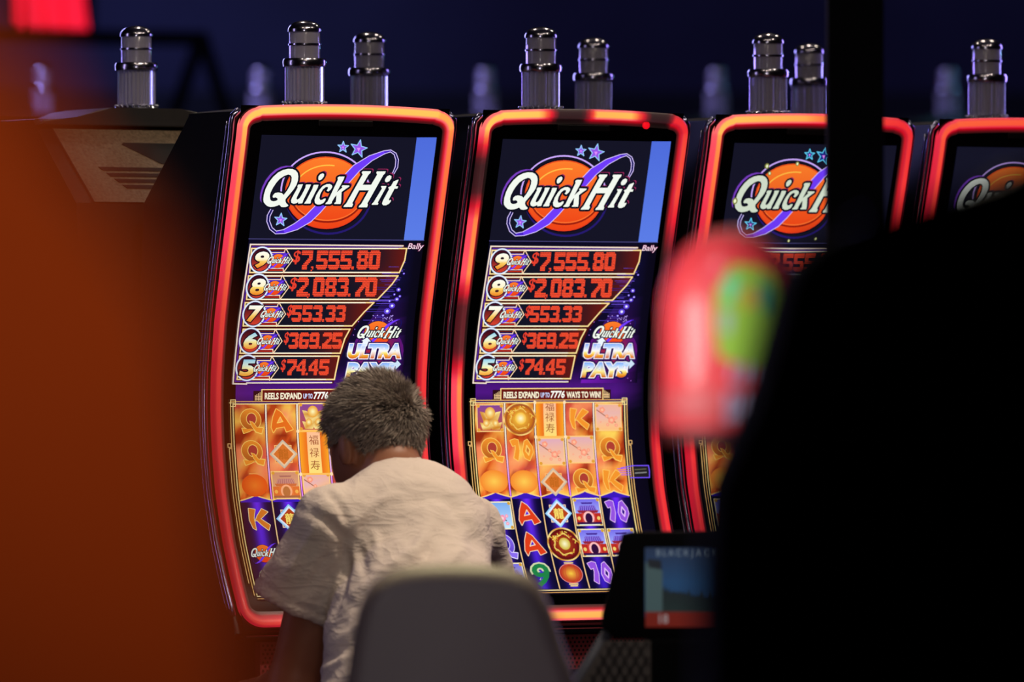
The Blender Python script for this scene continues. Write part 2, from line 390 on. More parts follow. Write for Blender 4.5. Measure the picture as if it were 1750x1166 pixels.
def jackpot_block(art):
    f = lambda x, y: flat(370+x/4.021, 400+y/4.021, 0)
    fs = lambda ps: [f(*p) for p in ps]
    L = 2
    # ground of the block: dark red, purple sweep on the right
    art.poly(fs([(232,72),(1280,72),(1312,100),(1240,330),(1090,470),(940,650),(860,830),(800,1030),(112,1030)]), (66, 12, 16), L)
    art.line(fs([(1280,82),(232,72),(112,1030),(205,1032)]), 2.4, (240, 220, 205), L+2)
    art.line(fs([(1270,92),(246,88),(128,1014),(790,1016)]), 2.2, (74, 34, 150), L+1)
    art.line(fs([(205,1024),(790,1022)]), 2.0, (250, 236, 220), L+2)
    rows = [(100,265,240,226,[(1305,100),(1292,180),(1255,265)]), (288,450,218,205,[(1245,288),(1205,345),(1105,450)]),
            (472,632,196,182,[(1080,472),(1015,535),(930,632)]), (655,820,182,160,[(915,655),(880,720),(848,820)]), (840,1000,158,140,[(840,840),(828,900),(808,1000)])]
    for i, (t, b, l0, l1, r) in enumerate(rows):
        poly = [(l0, t)]+r+[(l1, b)]
        U1 = f(*r[1])[0]
        def rg(U, V, U1=U1): return mix((20, 20, 36), (112, 26, 18), min(1, max(0, (U-(U1-62))/70)))
        u0 = f(l0, t)[0]; cuts = [(l0+(r[0][0]-l0)*q, t) for q in (0, .45, .62, .8, 1)]; cutb = [(l1+(r[-1][0]-l1)*q, b) for q in (0, .45, .62, .8, 1)]
        for q in range(4):
            pl = [cuts[q], cuts[q+1]]+([r[1]] if q == 3 else [])+[cutb[q+1], cutb[q]]
            art.poly(fs(pl), rg, L+1)
        art.line(fs(poly), 2.3, (255, 222, 150), L+2, True)
        art.line(fs([(l0+40, t+1), (r[0][0]-60, t+1)]), 1.4, (255, 250, 235), L+3)
        art.line(fs([(l1+40, b-1), (r[-1][0]-60, b-1)]), 1.4, (255, 250, 235), L+3)
        cx, cy = 303-23.8*i, 178+185.6*i
        ox, oy = cx-303, cy-178
        g = lambda ps: fs([(x+ox, y+oy) for x, y in ps])
        art.poly(g([(330,122),(470,122),(508,180),(455,240),(320,240)]), lambda U, V: mix((108, 52, 214), (50, 26, 160), .5+.5*noise.noise(Vector((U*.2, V*.2, i)))), L+2)
        art.line(g([(350,128),(462,128),(474,98),(520,180),(458,264),(456,236),(340,236)]), 1.5, (255, 216, 176), L+4)
        art.line(g([(355,248),(450,248)]), 2.2, (196, 44, 24), L+3)
        art.line(g([(360,112),(462,112)]), 1.4, (120, 30, 24), L+3)
        for k in range(7):
            p = g([(385+((k*53) % 100), 140+((k*37) % 85))])[0]; art.ell(p[0], p[1], .7, .7, (220, 220, 255), L+4, 6)
        c = f(cx, cy); e = f(cx+75, cy); rx = e[0]-c[0]; ry = 86/4.021
        art.ell(c[0], c[1], rx, ry, lambda U, V: mix((60, 12, 26), (206, 62, 44), min(1, max(0, .5+(V-c[1])/30))), L+5)
        art.ring(c[0], c[1], rx, ry, 2.6, (226, 236, 255), L+6, 32)
        art.ring(c[0], c[1], rx-2, ry-2, 1.4, (30, 22, 60), L+6, 32)
        ch = '98765'[i]
        nb = (c[0]-rx*.62, c[1]-ry*.66, c[0]+rx*.70, c[1]+ry*.66)
        ng = lambda U, V: (mix((255, 255, 246), (255, 244, 200), max(0, (V-nb[1])/(c[1]-nb[1]))) if V < c[1] else mix((255, 226, 120), (240, 130, 30), min(1, (V-c[1])/(nb[3]-c[1])))) if i < 3 else (mix((150, 210, 240), (255, 255, 220), max(0, (V-nb[1])/(c[1]-nb[1]))) if V < c[1] else mix((255, 250, 170), (246, 160, 50), min(1, (V-c[1])/(nb[3]-c[1]))))
        art.text(ch, nb, ng, L+8, .16, .045, ((.05, (28, 14, 34), L+7),))
        lc = f(cx+122, cy+2)
        def tf(p, lc=lc): return (lc[0]+(p[0]-567)*.166, lc[1]+(p[1]-322)*.19)
        logo(art, tf, .17, L+9, False)
    # figures
    P = lambda x, y: flat(x, y, 0)
    RD = [('7,555.80', [514.2, 531.7, 540.2, 560.8, 581.4, 600.8, 609.5, 629.7], 428.3, 461.2, 19.2), ('2,083.70', [507, 525.6, 534.4, 555, 575.5, 595, 605.3, 624.2], 474.3, 507.5, 19.2),
          ('553.33', [498.2, 516.2, 533.8, 550.5, 556.2, 573.6], 522, 550.5, 16.4), ('369.25', [493, 510.6, 528.4, 545, 550.4, 567.4], 568.6, 596.6, 16.4), ('74.45', [489.4, 506.3, 522.4, 527, 545], 614.4, 642, 16.6)]
    for s, xs, y0, y1, wd in RD:
        ph = (y1-y0)/12; pw = wd/9
        for ch, x in zip(s, xs):
            if ch in '.,':
                for k in range(3 if ch == ',' else 2):
                    cells = [(0, 10), (1, 10), (0, 11), (1, 11)] if ch == '.' else [(0, 10), (1, 10), (1, 11), (0, 12)]
            else: cells = DIG[ch]
            for (i, j) in cells:
                yy = y0+j*ph; sl = -(j-6)*ph*.085
                q = [P(x+i*pw+sl, yy), P(x+(i+1)*pw+sl+.02, yy), P(x+(i+1)*pw+sl+.02, yy+ph*.80), P(x+i*pw+sl, yy+ph*.80)]
                art.tri(q, (255, 84, 52) if (i+j) % 2 else (246, 72, 44), L+4)
    for (x0, y0, x1, y1) in ((501.8, 428, 511.4, 452), (496.2, 474, 505.6, 498), (491.6, 521, 498, 543), (486, 567.5, 492.4, 589.5), (480.4, 614, 487.2, 636)):
        a = P(x0, y0); b = P(x1, y1); art.text('$', (a[0], a[1], b[0], b[1]), (232, 64, 46), L+4, .08, .02)

def lower_panel(art):
    """sweep, second mark, ULTRA PAYS and the banner: measured on the second machine"""
    P = lambda x, y: flat(x, y, 1)
    L = 2
    sw = [(1092,424),(1088,452),(1062,505),(1040,540),(1018,572),(1004,605),(992,655)]
    def pg(U, V):
        t = min(1, max(0, (V-500)/120)); return mix((16, 13, 52), (116, 28, 180), t)
    UR = P(1140, 240)[0]
    for a, b in zip(sw, sw[1:]):
        pa, pb = P(*a), P(*b); art.poly([pa, (UR-4, pa[1]), (UR-4, pb[1]), pb], lambda U, V: mix(pg(U, V), (10, 8, 26), min(1, max(0, (U-(UR-26))/22))), L)
    random.seed(4)
    for k in range(30):
        y = 448+k*3.4+random.random()*2; x = 1084-(y-448)*.36+random.uniform(-4, 6); ln = random.uniform(8, 26)
        c = mix((26, 16, 90), (120, 90, 240), random.random()); p = P(x, y); art.line([(p[0]-ln, p[1]), (p[0]+ln*.4, p[1])], 1.2, c, L+1)
    for (x, y, r) in ((1081,497,1.6),(1078,513,1.6),(1070,524,2.2),(1062,533,2.4),(1083,508,1),(1066,516,1),(1074,505,.9),(1055,540,1),(1090,470,.8)):
        p = P(x, y); art.ell(p[0], p[1], r, r, (236, 232, 255), L+3, 8); art.ell(p[0], p[1], r*2.4, r*2.2, (92, 62, 220), L+2, 10)
    for k in range(26):
        p = P(random.uniform(1004, 1080), random.uniform(545, 655)); art.ell(p[0], p[1], .8, .8, (190, 110, 250), L+1, 6)
    # red glow behind the second mark
    p = P(1046, 600); art.glow(p[0], p[1], 44, 40, (190, 44, 40), (88, 20, 120), L+1)
    a = P(1012.8, 557); b = P(1085, 579)
    def tf(q): return (a[0]+(q[0]-448)/237*(b[0]-a[0]), a[1]+(q[1]-289)/66*(b[1]-a[1]))
    logo(art, tf, .34, L+2, False)
    for k in range(20):
        p = P(1052+random.uniform(-14, 22), 546+random.uniform(-6, 5)); art.ell(p[0], p[1], .9, .9, (190, 160, 255), L+2, 6)
    def gr(y0, y1):
        st = [(0, (120, 170, 250)), (.3, (200, 225, 255)), (.48, (255, 255, 250)), (.62, (255, 235, 120)), (.82, (246, 160, 40)), (1, (206, 86, 20))]
        def f(U, V):
            t = min(1, max(0, (V-y0)/(y1-y0)))
            for (ta, ca), (tb, cb) in zip(st, st[1:]):
                if t <= tb: return mix(ca, cb, (t-ta)/(tb-ta))
            return st[-1][1]
        return f
    for (s, x0, y0, x1, y1) in (('ULTRA', 996.5, 587.5, 1085, 613), ('PAYS', 994.5, 619, 1071, 646)):
        p = P(x0, (y0+y1)/2); q = P(x1, (y0+y1)/2); Y0 = p[1]-(y1-y0)/2; Y1 = p[1]+(y1-y0)/2
        art.text(s, (p[0], Y0, q[0], Y1), gr(Y0, Y1), L+16, .16, .055, ((.045, (250, 244, 255), L+15), (.11, (34, 14, 84), L+14)))
    up = [P(*t) for t in ((1019,592),(1021,583),(1018,583),(1028,577),(1034,584),(1030,584),(1027,592))]
    art.line(up, 3.4, (34, 14, 84), L+14, True); art.poly(up, (240, 248, 255), L+16)
    ar = [P(*t) for t in ((1064,620),(1075,619),(1077,615),(1083,622),(1074,631),(1074,625),(1064,626))]
    art.line(ar, 3.4, (34, 14, 84), L+14, True); art.poly(ar, (206, 228, 250), L+16)
    # banner
    a = P(855.4, 664.5); b = P(1029.7, 683.5)
    art.quad(a[0]-14, a[1]+2, b[0]+14, b[1], (46, 14, 22), L+2); art.quad(a[0], a[1], b[0], b[1], (104, 22, 18), L+3)
    art.line([(a[0], b[1]), (a[0], a[1]), (b[0], a[1]), (b[0], b[1])], 1.8, (252, 214, 140), L+4)
    t0 = P(860, 669.8); t1 = P(1026, 680.2)
    x = lambda q: t0[0]+(t1[0]-t0[0])*q
    for s, q0, q1, dy, col in (('REELS EXPAND', 0, .365, 0, (255, 244, 214)), ('UP TO', .38, .472, 1.6, (206, 216, 255)), ('7776', .482, .628, -1.5, (255, 252, 244)), ('WAYS TO WIN!', .645, 1, 0, (255, 244, 214))):
        art.text(s, (x(q0), t0[1]+dy, x(q1), t1[1]-(1 if dy > 0 else 0)), col, L+5, .1 if s == '7776' else 0, .035)
    for sx, c in ((-1, (a[0]-6, a[1]+11)), (1, (b[0]+6, a[1]+10))):
        for k in range(4):
            xx = c[0]+sx*(-3+k*2.6); art.line([(xx, c[1]-6+k*1.6), (xx, c[1]+7)], 1.1, (248, 206, 150), L+4)
        art.line([(c[0]-5, c[1]+1), (c[0]+5, c[1]+1)], 1.1, (248, 206, 150), L+4); art.line([(c[0]-4, c[1]+5), (c[0]+5, c[1]+5)], 1.1, (248, 206, 150), L+4)

# reels
def reel_columns():
    P = lambda x, y: flat(x, y, 1)
    us = [P(814.5, 700)[0]]+[.5*(P(x0, 690)[0]+P(x1, 850)[0]) for x0, x1 in ((864.6, 869.8), (916, 921), (966.5, 972), (1017, 1021.4))]
    d = (us[4]-us[1])/3; return [us[1]-d]+us[1:]+[us[4]+d]
UC = reel_columns(); CW = UC[2]-UC[1]
def VR(y): return flat(940, y, 1)[1]
def gold(U, V): return mix((255, 232, 150), (206, 130, 40), .5+.5*math.sin(V*.35+U*.1))
def sym(art, what, cx, cy, hot, L):
    T = (lambda c, k=.62: mix(c, (255, 160, 60), k)) if hot else (lambda c, k=0: c)
    h = 22.0; w_ = CW*.40
    if what in ('Q', 'K', 'J', '10', '9'):
        pal = {'Q': (140, 110, 240), 'K': (226, 128, 40), '10': (150, 84, 224), '9': (30, 130, 70), 'J': (60, 150, 220)}[what]
        ol = {'Q': (220, 210, 255), 'K': (250, 226, 170), '10': (232, 190, 255), '9': (206, 214, 170), 'J': (200, 230, 255)}[what]
        c0 = (246, 150, 46) if hot else pal; o = (255, 206, 100) if hot else ol
        if what == 'K':
            for pl in ([(-.8,-.95),(-.25,-.85),(-.45,-.1),(-.38,.95),(-.62,.8),(-.85,.1)], [(.35,-.9),(.85,-.62),(.1,.02),(-.35,.15),(-.1,-.3)], [(-.2,.1),(.15,0),(.9,.55),(.72,1.0),(.2,.55)]):
                pp = [(cx+x*w_*.9, cy+y*h*.86) for x, y in pl]; art.line(pp, 2.2, o, L, True, True); art.poly(pp, c0, L+1)
        elif what == 'Q':
            qo = [(cx+w_*.80*math.cos(k*math.pi/14)+w_*.05*math.sin(k*math.pi/14), cy-h*.10+h*.80*math.sin(k*math.pi/14)) for k in range(28)]
            qi = [(cx+w_*.06+w_*.40*math.cos(k*math.pi/10), cy-h*.14+h*.46*math.sin(k*math.pi/10)) for k in range(20)]
            tl = [(cx+x*w_, cy+y*h) for x, y in ((-.10,.02),(.16,.10),(.46,.50),(.98,.56),(.84,1.0),(.40,.86),(.08,.46))]
            fl_ = [(cx+x*w_, cy+y*h) for x, y in ((-.70,.58),(-.3,.62),(.20,.60),(-.1,.80),(-.58,.96))]
            for pp in (qo, tl, fl_): art.line(pp, 2.4, o, L, True, True)
            art.poly(qo, (lambda U, V: mix(c0, mix(c0, (120, 40, 20) if hot else (60, 30, 170), .6), min(1, max(0, (V-cy+h)/(2*h))))), L+1)
            art.poly(qi, (176, 62, 50) if hot else (44, 22, 140), L+2); art.line(qi, 1.2, o, L+3, True)
            art.poly(fl_, c0, L+4); art.poly(tl, c0, L+4); art.line(tl, .9, o, L+5, True)
        elif what == '10':
            for pl in ([(-.95,-.85),(-.55,-1.0),(-.25,-.9),(-.18,.1),(-.35,.95),(-.7,.7),(-.5,-.1),(-.5,-.45),(-.75,-.35)],):
                pp = [(cx+x*w_*.95, cy+y*h*.88) for x, y in pl]; art.line(pp, 2.2, o, L, True, True); art.poly(pp, c0, L+1)
            pp = [(cx+x*w_*.95, cy+y*h*.88) for x, y in ((.1,.1),(.3,-.8),(.55,-.95),(.95,-.3),(1.0,.2),(.65,.95),(.25,.7))]
            hh = [(cx+x*w_*.95, cy+y*h*.88) for x, y in ((.36,.1),(.48,-.4),(.72,0),(.6,.45))]
            art.line(pp, 2.2, o, L, True, True); art.line(hh, 2.0, o, L+2, True); art.poly(pp, c0, L+1, [hh])
        else:
            art.text(what, (cx-w_*.72, cy-h*.9, cx+w_*.72, cy+h*.9), c0, L+1, .05, .02, ((.05, o, L),))
    elif what == 'A':
        P0 = [(220,60),(275,100),(395,285),(325,312),(305,255),(215,270),(185,318),(165,260),(185,150)]; H0 = [(262,150),(288,200),(228,214)]
        t = lambda ps: [(cx+(x-278)/115*w_*.86, cy+(y-188)/128*h*.9) for x, y in ps]
        c0 = (232, 110, 30) if hot else (224, 62, 26); o = (255, 200, 90) if hot else (250, 214, 180)
        art.line(t(P0), 2.4, o, L, True, True); art.poly(t(P0), c0, L+1, [t(H0)]); art.line(t(H0), 1.6, o, L+2, True)
    elif what == 'dragon_character':
        k = .95
        sq = [(cx-w_*.66, cy-h*.66), (cx+w_*.66, cy-h*.66), (cx+w_*.66, cy+h*.66), (cx-w_*.66, cy+h*.66)]
        art.poly(sq, T((176, 60, 40)), L); art.line(sq, 1.5, T((250, 220, 190)), L+1, True)
        for s, c in ((1.12, T((150, 210, 255), .45)), (.98, T((226, 240, 255), .5)), (.80, T((184, 66, 26), .55))):
            art.poly([(cx, cy-h*s), (cx+w_*s, cy), (cx, cy+h*s), (cx-w_*s, cy)], c, L+2+int((1.12-s)*10))
        art.text('龍', (cx-w_*.42, cy-h*.42, cx+w_*.42, cy+h*.42), (196, 104, 30) if hot else (252, 226, 110), L+7, 0, .02)
    elif what in ('blossom', 'gate', 'ingot'):
        x0, x1, y0, y1 = cx-CW*.45, cx+CW*.45, cy-24, cy+24
        art.quad(x0, y0, x1, y1, (255, 206, 130) if hot else (250, 236, 190), L)
        if what == 'blossom': bg = lambda U, V: mix(mix((206, 160, 236), (255, 206, 170), (V-y0)/48), (255, 190, 120), .5+.5*noise.noise(Vector((U*.09, V*.09, 4)))) if hot else mix((120, 170, 240), (206, 236, 255), (V-y0)/48)
        elif what == 'gate': bg = lambda U, V: T(mix((116, 104, 236), (176, 196, 255), (V-y0)/34), .7 if hot else 0)
        else: bg = lambda U, V: T(mix((90, 40, 190), (180, 60, 60), (V-y0)/48), .25)
        art.quad(x0+2, y0+2, x1-2, y1-2, bg, L+1)
        for a in (x0+3.5, x1-3.5):
            for b in (y0+3.5, y1-3.5): art.ell(a, b, 3, 3, T((214, 160, 50), .4), L+2, 6)
        if what == 'blossom':
            art.line([(x0+3, cy-13), (cx-8, cy-4), (cx+3, cy+4), (cx+12, cy+9)], 1.5, T((90, 40, 60), .45), L+2)
            for (dx, dy, r) in ((-11, -13, 5), (5, 5, 6), (-3, -2, 3), (13, 1, 2.8), (13, 14, 2.8), (-2, 13, 2.6), (-14, 8, 1.4)):
                for k in range(5):
                    a = k*1.256; art.ell(cx+dx+r*.55*math.cos(a), cy+dy+r*.55*math.sin(a), r*.55, r*.55, T((250, 150, 180), .45), L+3, 8)
                art.ell(cx+dx, cy+dy, r*.5, r*.5, T((255, 214, 220), .4), L+4, 8)
        elif what == 'gate':
            t = lambda ps: [(cx+x*w_, cy+y*22) for x, y in ps]
            art.poly(t([(-1.05,.1),(1.05,.1),(1.05,.95),(-1.05,.95)]), T((190, 44, 34)), L+2)
            art.poly(t([(-.62,-.5),(.62,-.5),(.8,-.08),(-.8,-.08)]), T((92, 60, 190), .6), L+3)
            for k in range(9): xx = -.7+k*.175; art.line(t([(xx*.8, -.48), (xx*1.05, -.12)]), .9, T((170, 150, 240), .6), L+4)
            art.poly(t([(-.5,-.75),(.5,-.75),(.42,-.62),(-.42,-.62)]), T((70, 40, 150), .6), L+3); art.poly(t([(-.9,-.12),(.9,-.12),(.78,.08),(-.78,.08)]), T((150, 40, 60), .6), L+4)
            art.poly(t([(-.55,.08),(.55,.08),(.55,.8),(-.55,.8)]), T((210, 70, 60), .6), L+4)
            art.ell(cx, cy+10, w_*.46, 11, T((255, 190, 190), .5), L+5, 20); art.ell(cx, cy+11, w_*.30, 9, T((50, 16, 60), .7), L+6, 20)
            art.poly(t([(-1.05,.8),(1.05,.8),(1.05,.97),(-1.05,.97)]), T((60, 20, 70), .6), L+6)
            for s in (-1, 1): art.ell(cx+s*w_*.82, cy+11, 3, 3.4, T((240, 206, 110)), L+5, 8)
        else:
            for (dx, dy, s) in ((0, -4, 1), (-7, 12, .62), (9, 12, .62)):
                t = lambda ps: [(cx+dx+x*w_*s, cy+dy+y*15*s) for x, y in ps]
                art.poly(t([(-.85,-.5),(-.5,-.4),(-.2,0),(.2,0),(.5,-.4),(.9,-.5),(.55,.9),(-.5,.9)]), lambda U, V: gold(U, V), L+3+int(3*(1-s)))
                art.glow(cx+dx, cy+dy-5*s, w_*.42*s, 10*s, (255, 250, 190), (236, 160, 50), L+5+int(3*(1-s)), 18, 2)
    elif what == 'disc':
        rx, ry = CW*.55, 29
        art.ell(cx, cy, rx, ry, T((40, 14, 20), .5), L, 36); art.ring(cx, cy, rx-1.2, ry-1.2, 2.6, lambda U, V: T(gold(U, V), .2), L+1, 40)
        art.ring(cx, cy, rx-4.2, ry-4.2, 2.0, T((110, 20, 20), .5), L+1, 36)
        art.glow(cx, cy, rx*.80, ry*.80, (255, 214, 80) if hot else (196, 84, 30), (196, 104, 24) if hot else (120, 18, 22), L+2, 30, 3)
        art.glow(cx+1, cy-1, rx*.34, ry*.36, (255, 252, 214), (250, 190, 60) if hot else (206, 180, 60), L+3, 20, 3)
        random.seed(11)
        for k in range(3):
            pts = []
            for j in range(16):
                a = .5+k*.25+j*.30; rr = .60+.07*math.sin(j*1.9+k); pts.append((cx+rx*rr*math.cos(a), cy+ry*rr*math.sin(a)))
            art.line(pts, 1.7-.3*k, T(((240, 200, 80), (206, 140, 40), (250, 226, 120))[k], .2), L+4+k)
        for k in range(26):
            a = random.uniform(3.4, 6.1); rr = random.uniform(.46, .82); x = cx+rx*rr*math.cos(a); y = cy+ry*rr*math.sin(a)
            art.line([(x, y), (x+random.uniform(-4, 4), y+random.uniform(-5, 5))], 1.5, T(((244, 214, 90), (214, 120, 40))[k % 2], .2), L+7)
    elif what == 'lantern':
        if hot:
            art.glow(cx, cy+2, w_*1.02, 19, (250, 130, 40), (240, 90, 24), L); art.line([(cx-7, cy-18), (cx+7, cy-18)], 2, (250, 160, 80), L+1)
        else:
            art.ell(cx, cy, w_*.98, 17, (226, 140, 140), L, 30); art.glow(cx, cy, w_*.92, 16, (250, 206, 70), (176, 34, 26), L+1, 28, 4)
            for q in (.45, .75): art.ring(cx, cy, w_*q, 15.5, .9, (206, 70, 50), L+2, 26)
            for (yy, ww) in ((-18, 7), (18, 7), (21, 5.5)): art.line([(cx-ww, cy+yy), (cx+ww, cy+yy)], 2.2, (240, 208, 130), L+3)
    elif what == 'glow': art.glow(cx, cy, w_*1.15, 20, (255, 206, 84), (248, 138, 48), L)
    elif what == 'mark':
        def tf(p): return (cx+(p[0]-567)*.205, cy+(p[1]-322)*.235)
        logo(art, tf, .2, L, False)
def scroll(art, col, y0, y1, ys, L, clip=None):
    x0, x1 = UC[col]+2, UC[col+1]-2; v0, v1 = VR(y0), VR(y1)
    art.quad(x0, v0, x1, v1, lambda U, V: mix((224, 62, 24), (255, 176, 40), min(1, abs(U-(x0+x1)/2)/(CW*.5))), L, 6)
    c = (x0+x1)/2; art.quad(c-CW*.21, v0, c+CW*.21, v1, lambda U, V: mix((255, 190, 150), (255, 226, 120), min(1, max(0, (V-v0)/(v1-v0)))), L+1)
    for ch, y in zip('福禄寿', ys):
        v = VR(y); art.text(ch, (c-CW*.15, v-8, c+CW*.15, v+8), (150, 60, 24), L+2, 0, -.004)
    for v in (v0, v1):
        art.line([(x0-1, v), (x1+1, v)], 3.4, (255, 190, 90), L+3)
        for x in (x0-2, x1+2): art.ell(x, v, 2.6, 3.4, (255, 226, 180), L+4, 8)

def reels(art, cells, scrolls):
    L = 3; v0, vm, v1 = VR(688), VR(848), VR(1007)
    n = 34; x0, x1 = UC[0], UC[5]
    nv = 14
    for i in range(n):
        a, b = x0+(x1-x0)*i/n, x0+(x1-x0)*(i+1)/n
        art.quad(a, v0, b, vm, fire, L)
    def blue(U, V):
        k = (U-x0)/CW % 1.0; t = min(1, max(0, (V-vm)/(v1-vm))); g = math.exp(-((k-.5)/.2)**2)
        return mix((12, 8, 46), mix((110, 44, 255), (58, 30, 190), t), g)
    for i in range(60):
        a, b = x0+(x1-x0)*i/60, x0+(x1-x0)*(i+1)/60; art.quad(a, vm, b, v1, blue, L)
    # scalloped lower edge of the hot reels
    for c in range(5):
        pts = [(UC[c]+CW*q, vm-8+9*(abs(math.sin((q)*math.pi)) if False else abs(2*q-1)**.8)) for q in [k/12 for k in range(13)]]
        art.poly(pts+[(UC[c+1], vm+4), (UC[c], vm+4)], (60, 26, 190), L+1)
        art.line(pts, 2.0, (255, 214, 130), L+2)
    for c in range(1, 5):
        art.quad(UC[c]-2.1, v0, UC[c]+2.1, vm, (60, 22, 70), L+1); art.quad(UC[c]-1.1, v0, UC[c]+1.1, vm, lambda U, V: mix((255, 240, 215), (236, 140, 255), max(0, min(1, (V-760)/70))), L+3)
        art.quad(UC[c]-2.2, vm, UC[c]+2.2, v1, (16, 8, 30), L+1); art.quad(UC[c]-1.0, vm, UC[c]+1.0, v1, (236, 196, 140), L+3)
    for (c, y, s, hot) in cells: sym(art, s, (UC[c]+UC[c+1])/2, VR(y), hot, L+4)
    for s in scrolls: scroll(art, *s, L+4)
    # golden frame
    xl, xr = x0-3, x1+3
    for d, wd, col in ((0, 1.7, (255, 226, 150)), (4.2, 1.4, (232, 176, 100))):
        art.line([(xl-d, v1), (xl-d, v0-d)], wd, col, L+6); art.line([(xl-d, v0-d), (xr+d, v0-d)], wd, col, L+6); art.line([(xr+d, v0-d), (xr+d, v1)], wd, col, L+6)
    vs = VR(762)
    for s, x in ((-1, xl-8.5), (1, xr+8.5)):
        art.line([(x, vs), (x, v1-20)], 1.3, (240, 190, 120), L+6); art.line([(x, vs), (x-s*3, vs)], 1.3, (240, 190, 120), L+6)
        art.line([(x-s*3, vs-8), (x+s*2, vs-8), (x+s*2, vs-2), (x-s*3, vs-2)], 1.2, (240, 190, 120), L+6, True)
        xc = xl if s < 0 else xr
        art.line([(xc-4, v0-7), (xc+4, v0-7), (xc+4, v0+4), (xc-4, v0+4)], 1.3, (255, 226, 150), L+7, True)
        art.line([(xc-6, v0-2), (xc+2, v0-2)], 1.2, (255, 226, 150), L+7)
    art.line([(xl, v1+2), (xr, v1+2)], 1.6, (250, 226, 170), L+6); art.line([(xl, v1+6), (xr, v1+6)], 1.2, (220, 160, 90), L+6)
    # little payline button on the right
    p = flat(1068, 806, 1); q = flat(1108, 806, 1); v = p[1]
    pts = [(p[0]-8, v-6), (p[0]+14, v-10), (q[0], v-10), (q[0]+1, v), (q[0], v+11), (p[0]+8, v+11)]
    art.poly([(p[0]+14, v-9), (q[0]-1, v-9), (q[0]-1, v+10), (p[0]+14, v+10)], (34, 30, 34), L+8); art.line(pts, 1.6, (120, 84, 255), L+9)
    for k in range(4): art.line([(p[0]-14+k*2, v-5+k*3.6), (p[0]+9, v-5+k*3.6)], 1.1, (150, 90, 255), L+9)
    art.line([(p[0]+17, v-3), (q[0]-5, v-4)], 1.8, (96, 96, 70), L+9); art.line([(p[0]+17, v+3), (q[0]-5, v+2)], 2.2, (130, 130, 130), L+9)

SCREEN_L = flat(446, 240, 0)[0]; SCREEN_R = flat(746.5, 240, 0)[0]; V_TOP = flat(590, 233, 0)[1]; V_BOT = VR(1016)
def screen_mesh(kind):
    art = Art(); P = lambda x, y: flat(x, y, 0)
    sl, sr = SCREEN_L, SCREEN_R; vd = flat(560, 411, 0)[1]
    art.quad(sl, V_TOP, sr, vd, (20, 20, 37), 0, 2)
    def low(U, V):
        t = min(1, max(0, (V-500)/130)); e = min(1, max(0, (U-(sr-34))/26)); k = max(0, 1-abs(V-668)/40)
        return mix(mix((12, 10, 34), mix((22, 10, 50), (86, 24, 140), k), t), (9, 7, 22), max(e, .75 if V > 700 else 0))
    for i in range(12): art.quad(sl+(sr-sl)*i/12, vd, sl+(sr-sl)*(i+1)/12, V_BOT, low, 0)
    art.line([(sl, vd-1.5), (sr, vd-1.5)], 1.4, (70, 66, 120), 1)
    if kind in ('a', 'b'):
        bl = [flat(*q, 0) for q in ((712, 235), (746, 235), (723.8, 411), (689.8, 411))]
        art.poly(bl, lambda U, V: mix((78, 108, 220), (92, 126, 232), (V-235)/180), 1)
    tfm = lambda p: flat(p[0], p[1], 0)
    if kind == 'c':
        # third machine: the mark is mid-animation, icy stars and yellow sparks
        logo(art, tfm, 1.0, 2, True, (24, 40, 130), (100, 215, 255), .97, (214, 226, 206))
        for (x, y, r) in ((507, 272, 5), (512, 285, 4), (563, 268, 4), (449, 334, 6), (600, 402, 3), (550, 405, 3), (672, 400, 4)):
            p = tfm((x, y)); art.ell(p[0], p[1], r*.8, r, (130, 130, 60), 13, 12); art.ell(p[0], p[1], r*.4, r*.6, (240, 250, 200), 14, 8)
    elif kind == 'd': logo(art, tfm, 1.0, 2, True, dim=.8)
    else: logo(art, tfm, 1.0, 2, True)
    jackpot_block(art); lower_panel(art)
    a = tfm((698, 416)); b = tfm((722, 429)); art.text('Bally', (a[0], a[1], b[0], b[1]), (255, 226, 240), 3, .22, .004, ((.05, (120, 30, 80), 2),))
    H, C = True, False
    if kind == 'a':
        cells = [(0, 716, 'Q', H), (0, 769, 'Q', H), (0, 822, 'lantern', H), (1, 716, 'A', H), (1, 772, 'dragon_character', H), (1, 824, 'gate', H), (2, 710, 'ingot', H), (2, 828, 'blossom', H),
                 (3, 715, 'K', H), (3, 768, 'blossom', H), (4, 716, 'Q', H), (4, 768, 'blossom', H), (0, 880, 'K', C), (0, 936, 'mark', C), (1, 880, 'dragon_character', C), (1, 936, 'A', C), (2, 880, 'gate', C), (3, 880, '10', C), (4, 880, 'J', C), (0, 984, '9', C), (3, 934, 'lantern', C), (4, 934, 'gate', C), (2, 936, '10', C)]
        scr = [(2, 734, 806, (749, 770, 791))]
    else:
        cells = [(0, 714, 'ingot', H), (0, 768, 'Q', H), (0, 822, 'glow', H), (1, 716, 'disc', H), (1, 769, '10', H), (1, 823, 'glow', H), (2, 772, 'blossom', H), (2, 824, 'dragon_character', H),
                 (3, 716, 'K', H), (3, 769, 'blossom', H), (3, 822, 'Q', H), (4, 714, 'blossom', H), (4, 768, 'Q', H), (4, 822, 'K', H),
                 (0, 880, 'blossom', C), (0, 932, 'Q', C), (0, 985, 'gate', C), (1, 877, 'A', C), (1, 929, 'A', C), (1, 983, '9', C), (2, 878, 'dragon_character', C), (2, 931, 'disc', C), (2, 981, 'lantern', C),
                 (3, 876, 'gate', C), (3, 929, 'gate', C), (3, 981, '10', C), (4, 876, '10', C), (4, 929, 'gate', C), (4, 981, 'K', C)]
        if kind == 'c': cells = [(c, y, 'gate' if (c == 0 and y == 880) else s, h) for c, y, s, h in cells]
        scr = [(2, 688, 747, (695, 713, 732))]
    reels(art, cells, scr)
    return art.mesh('display_screen')

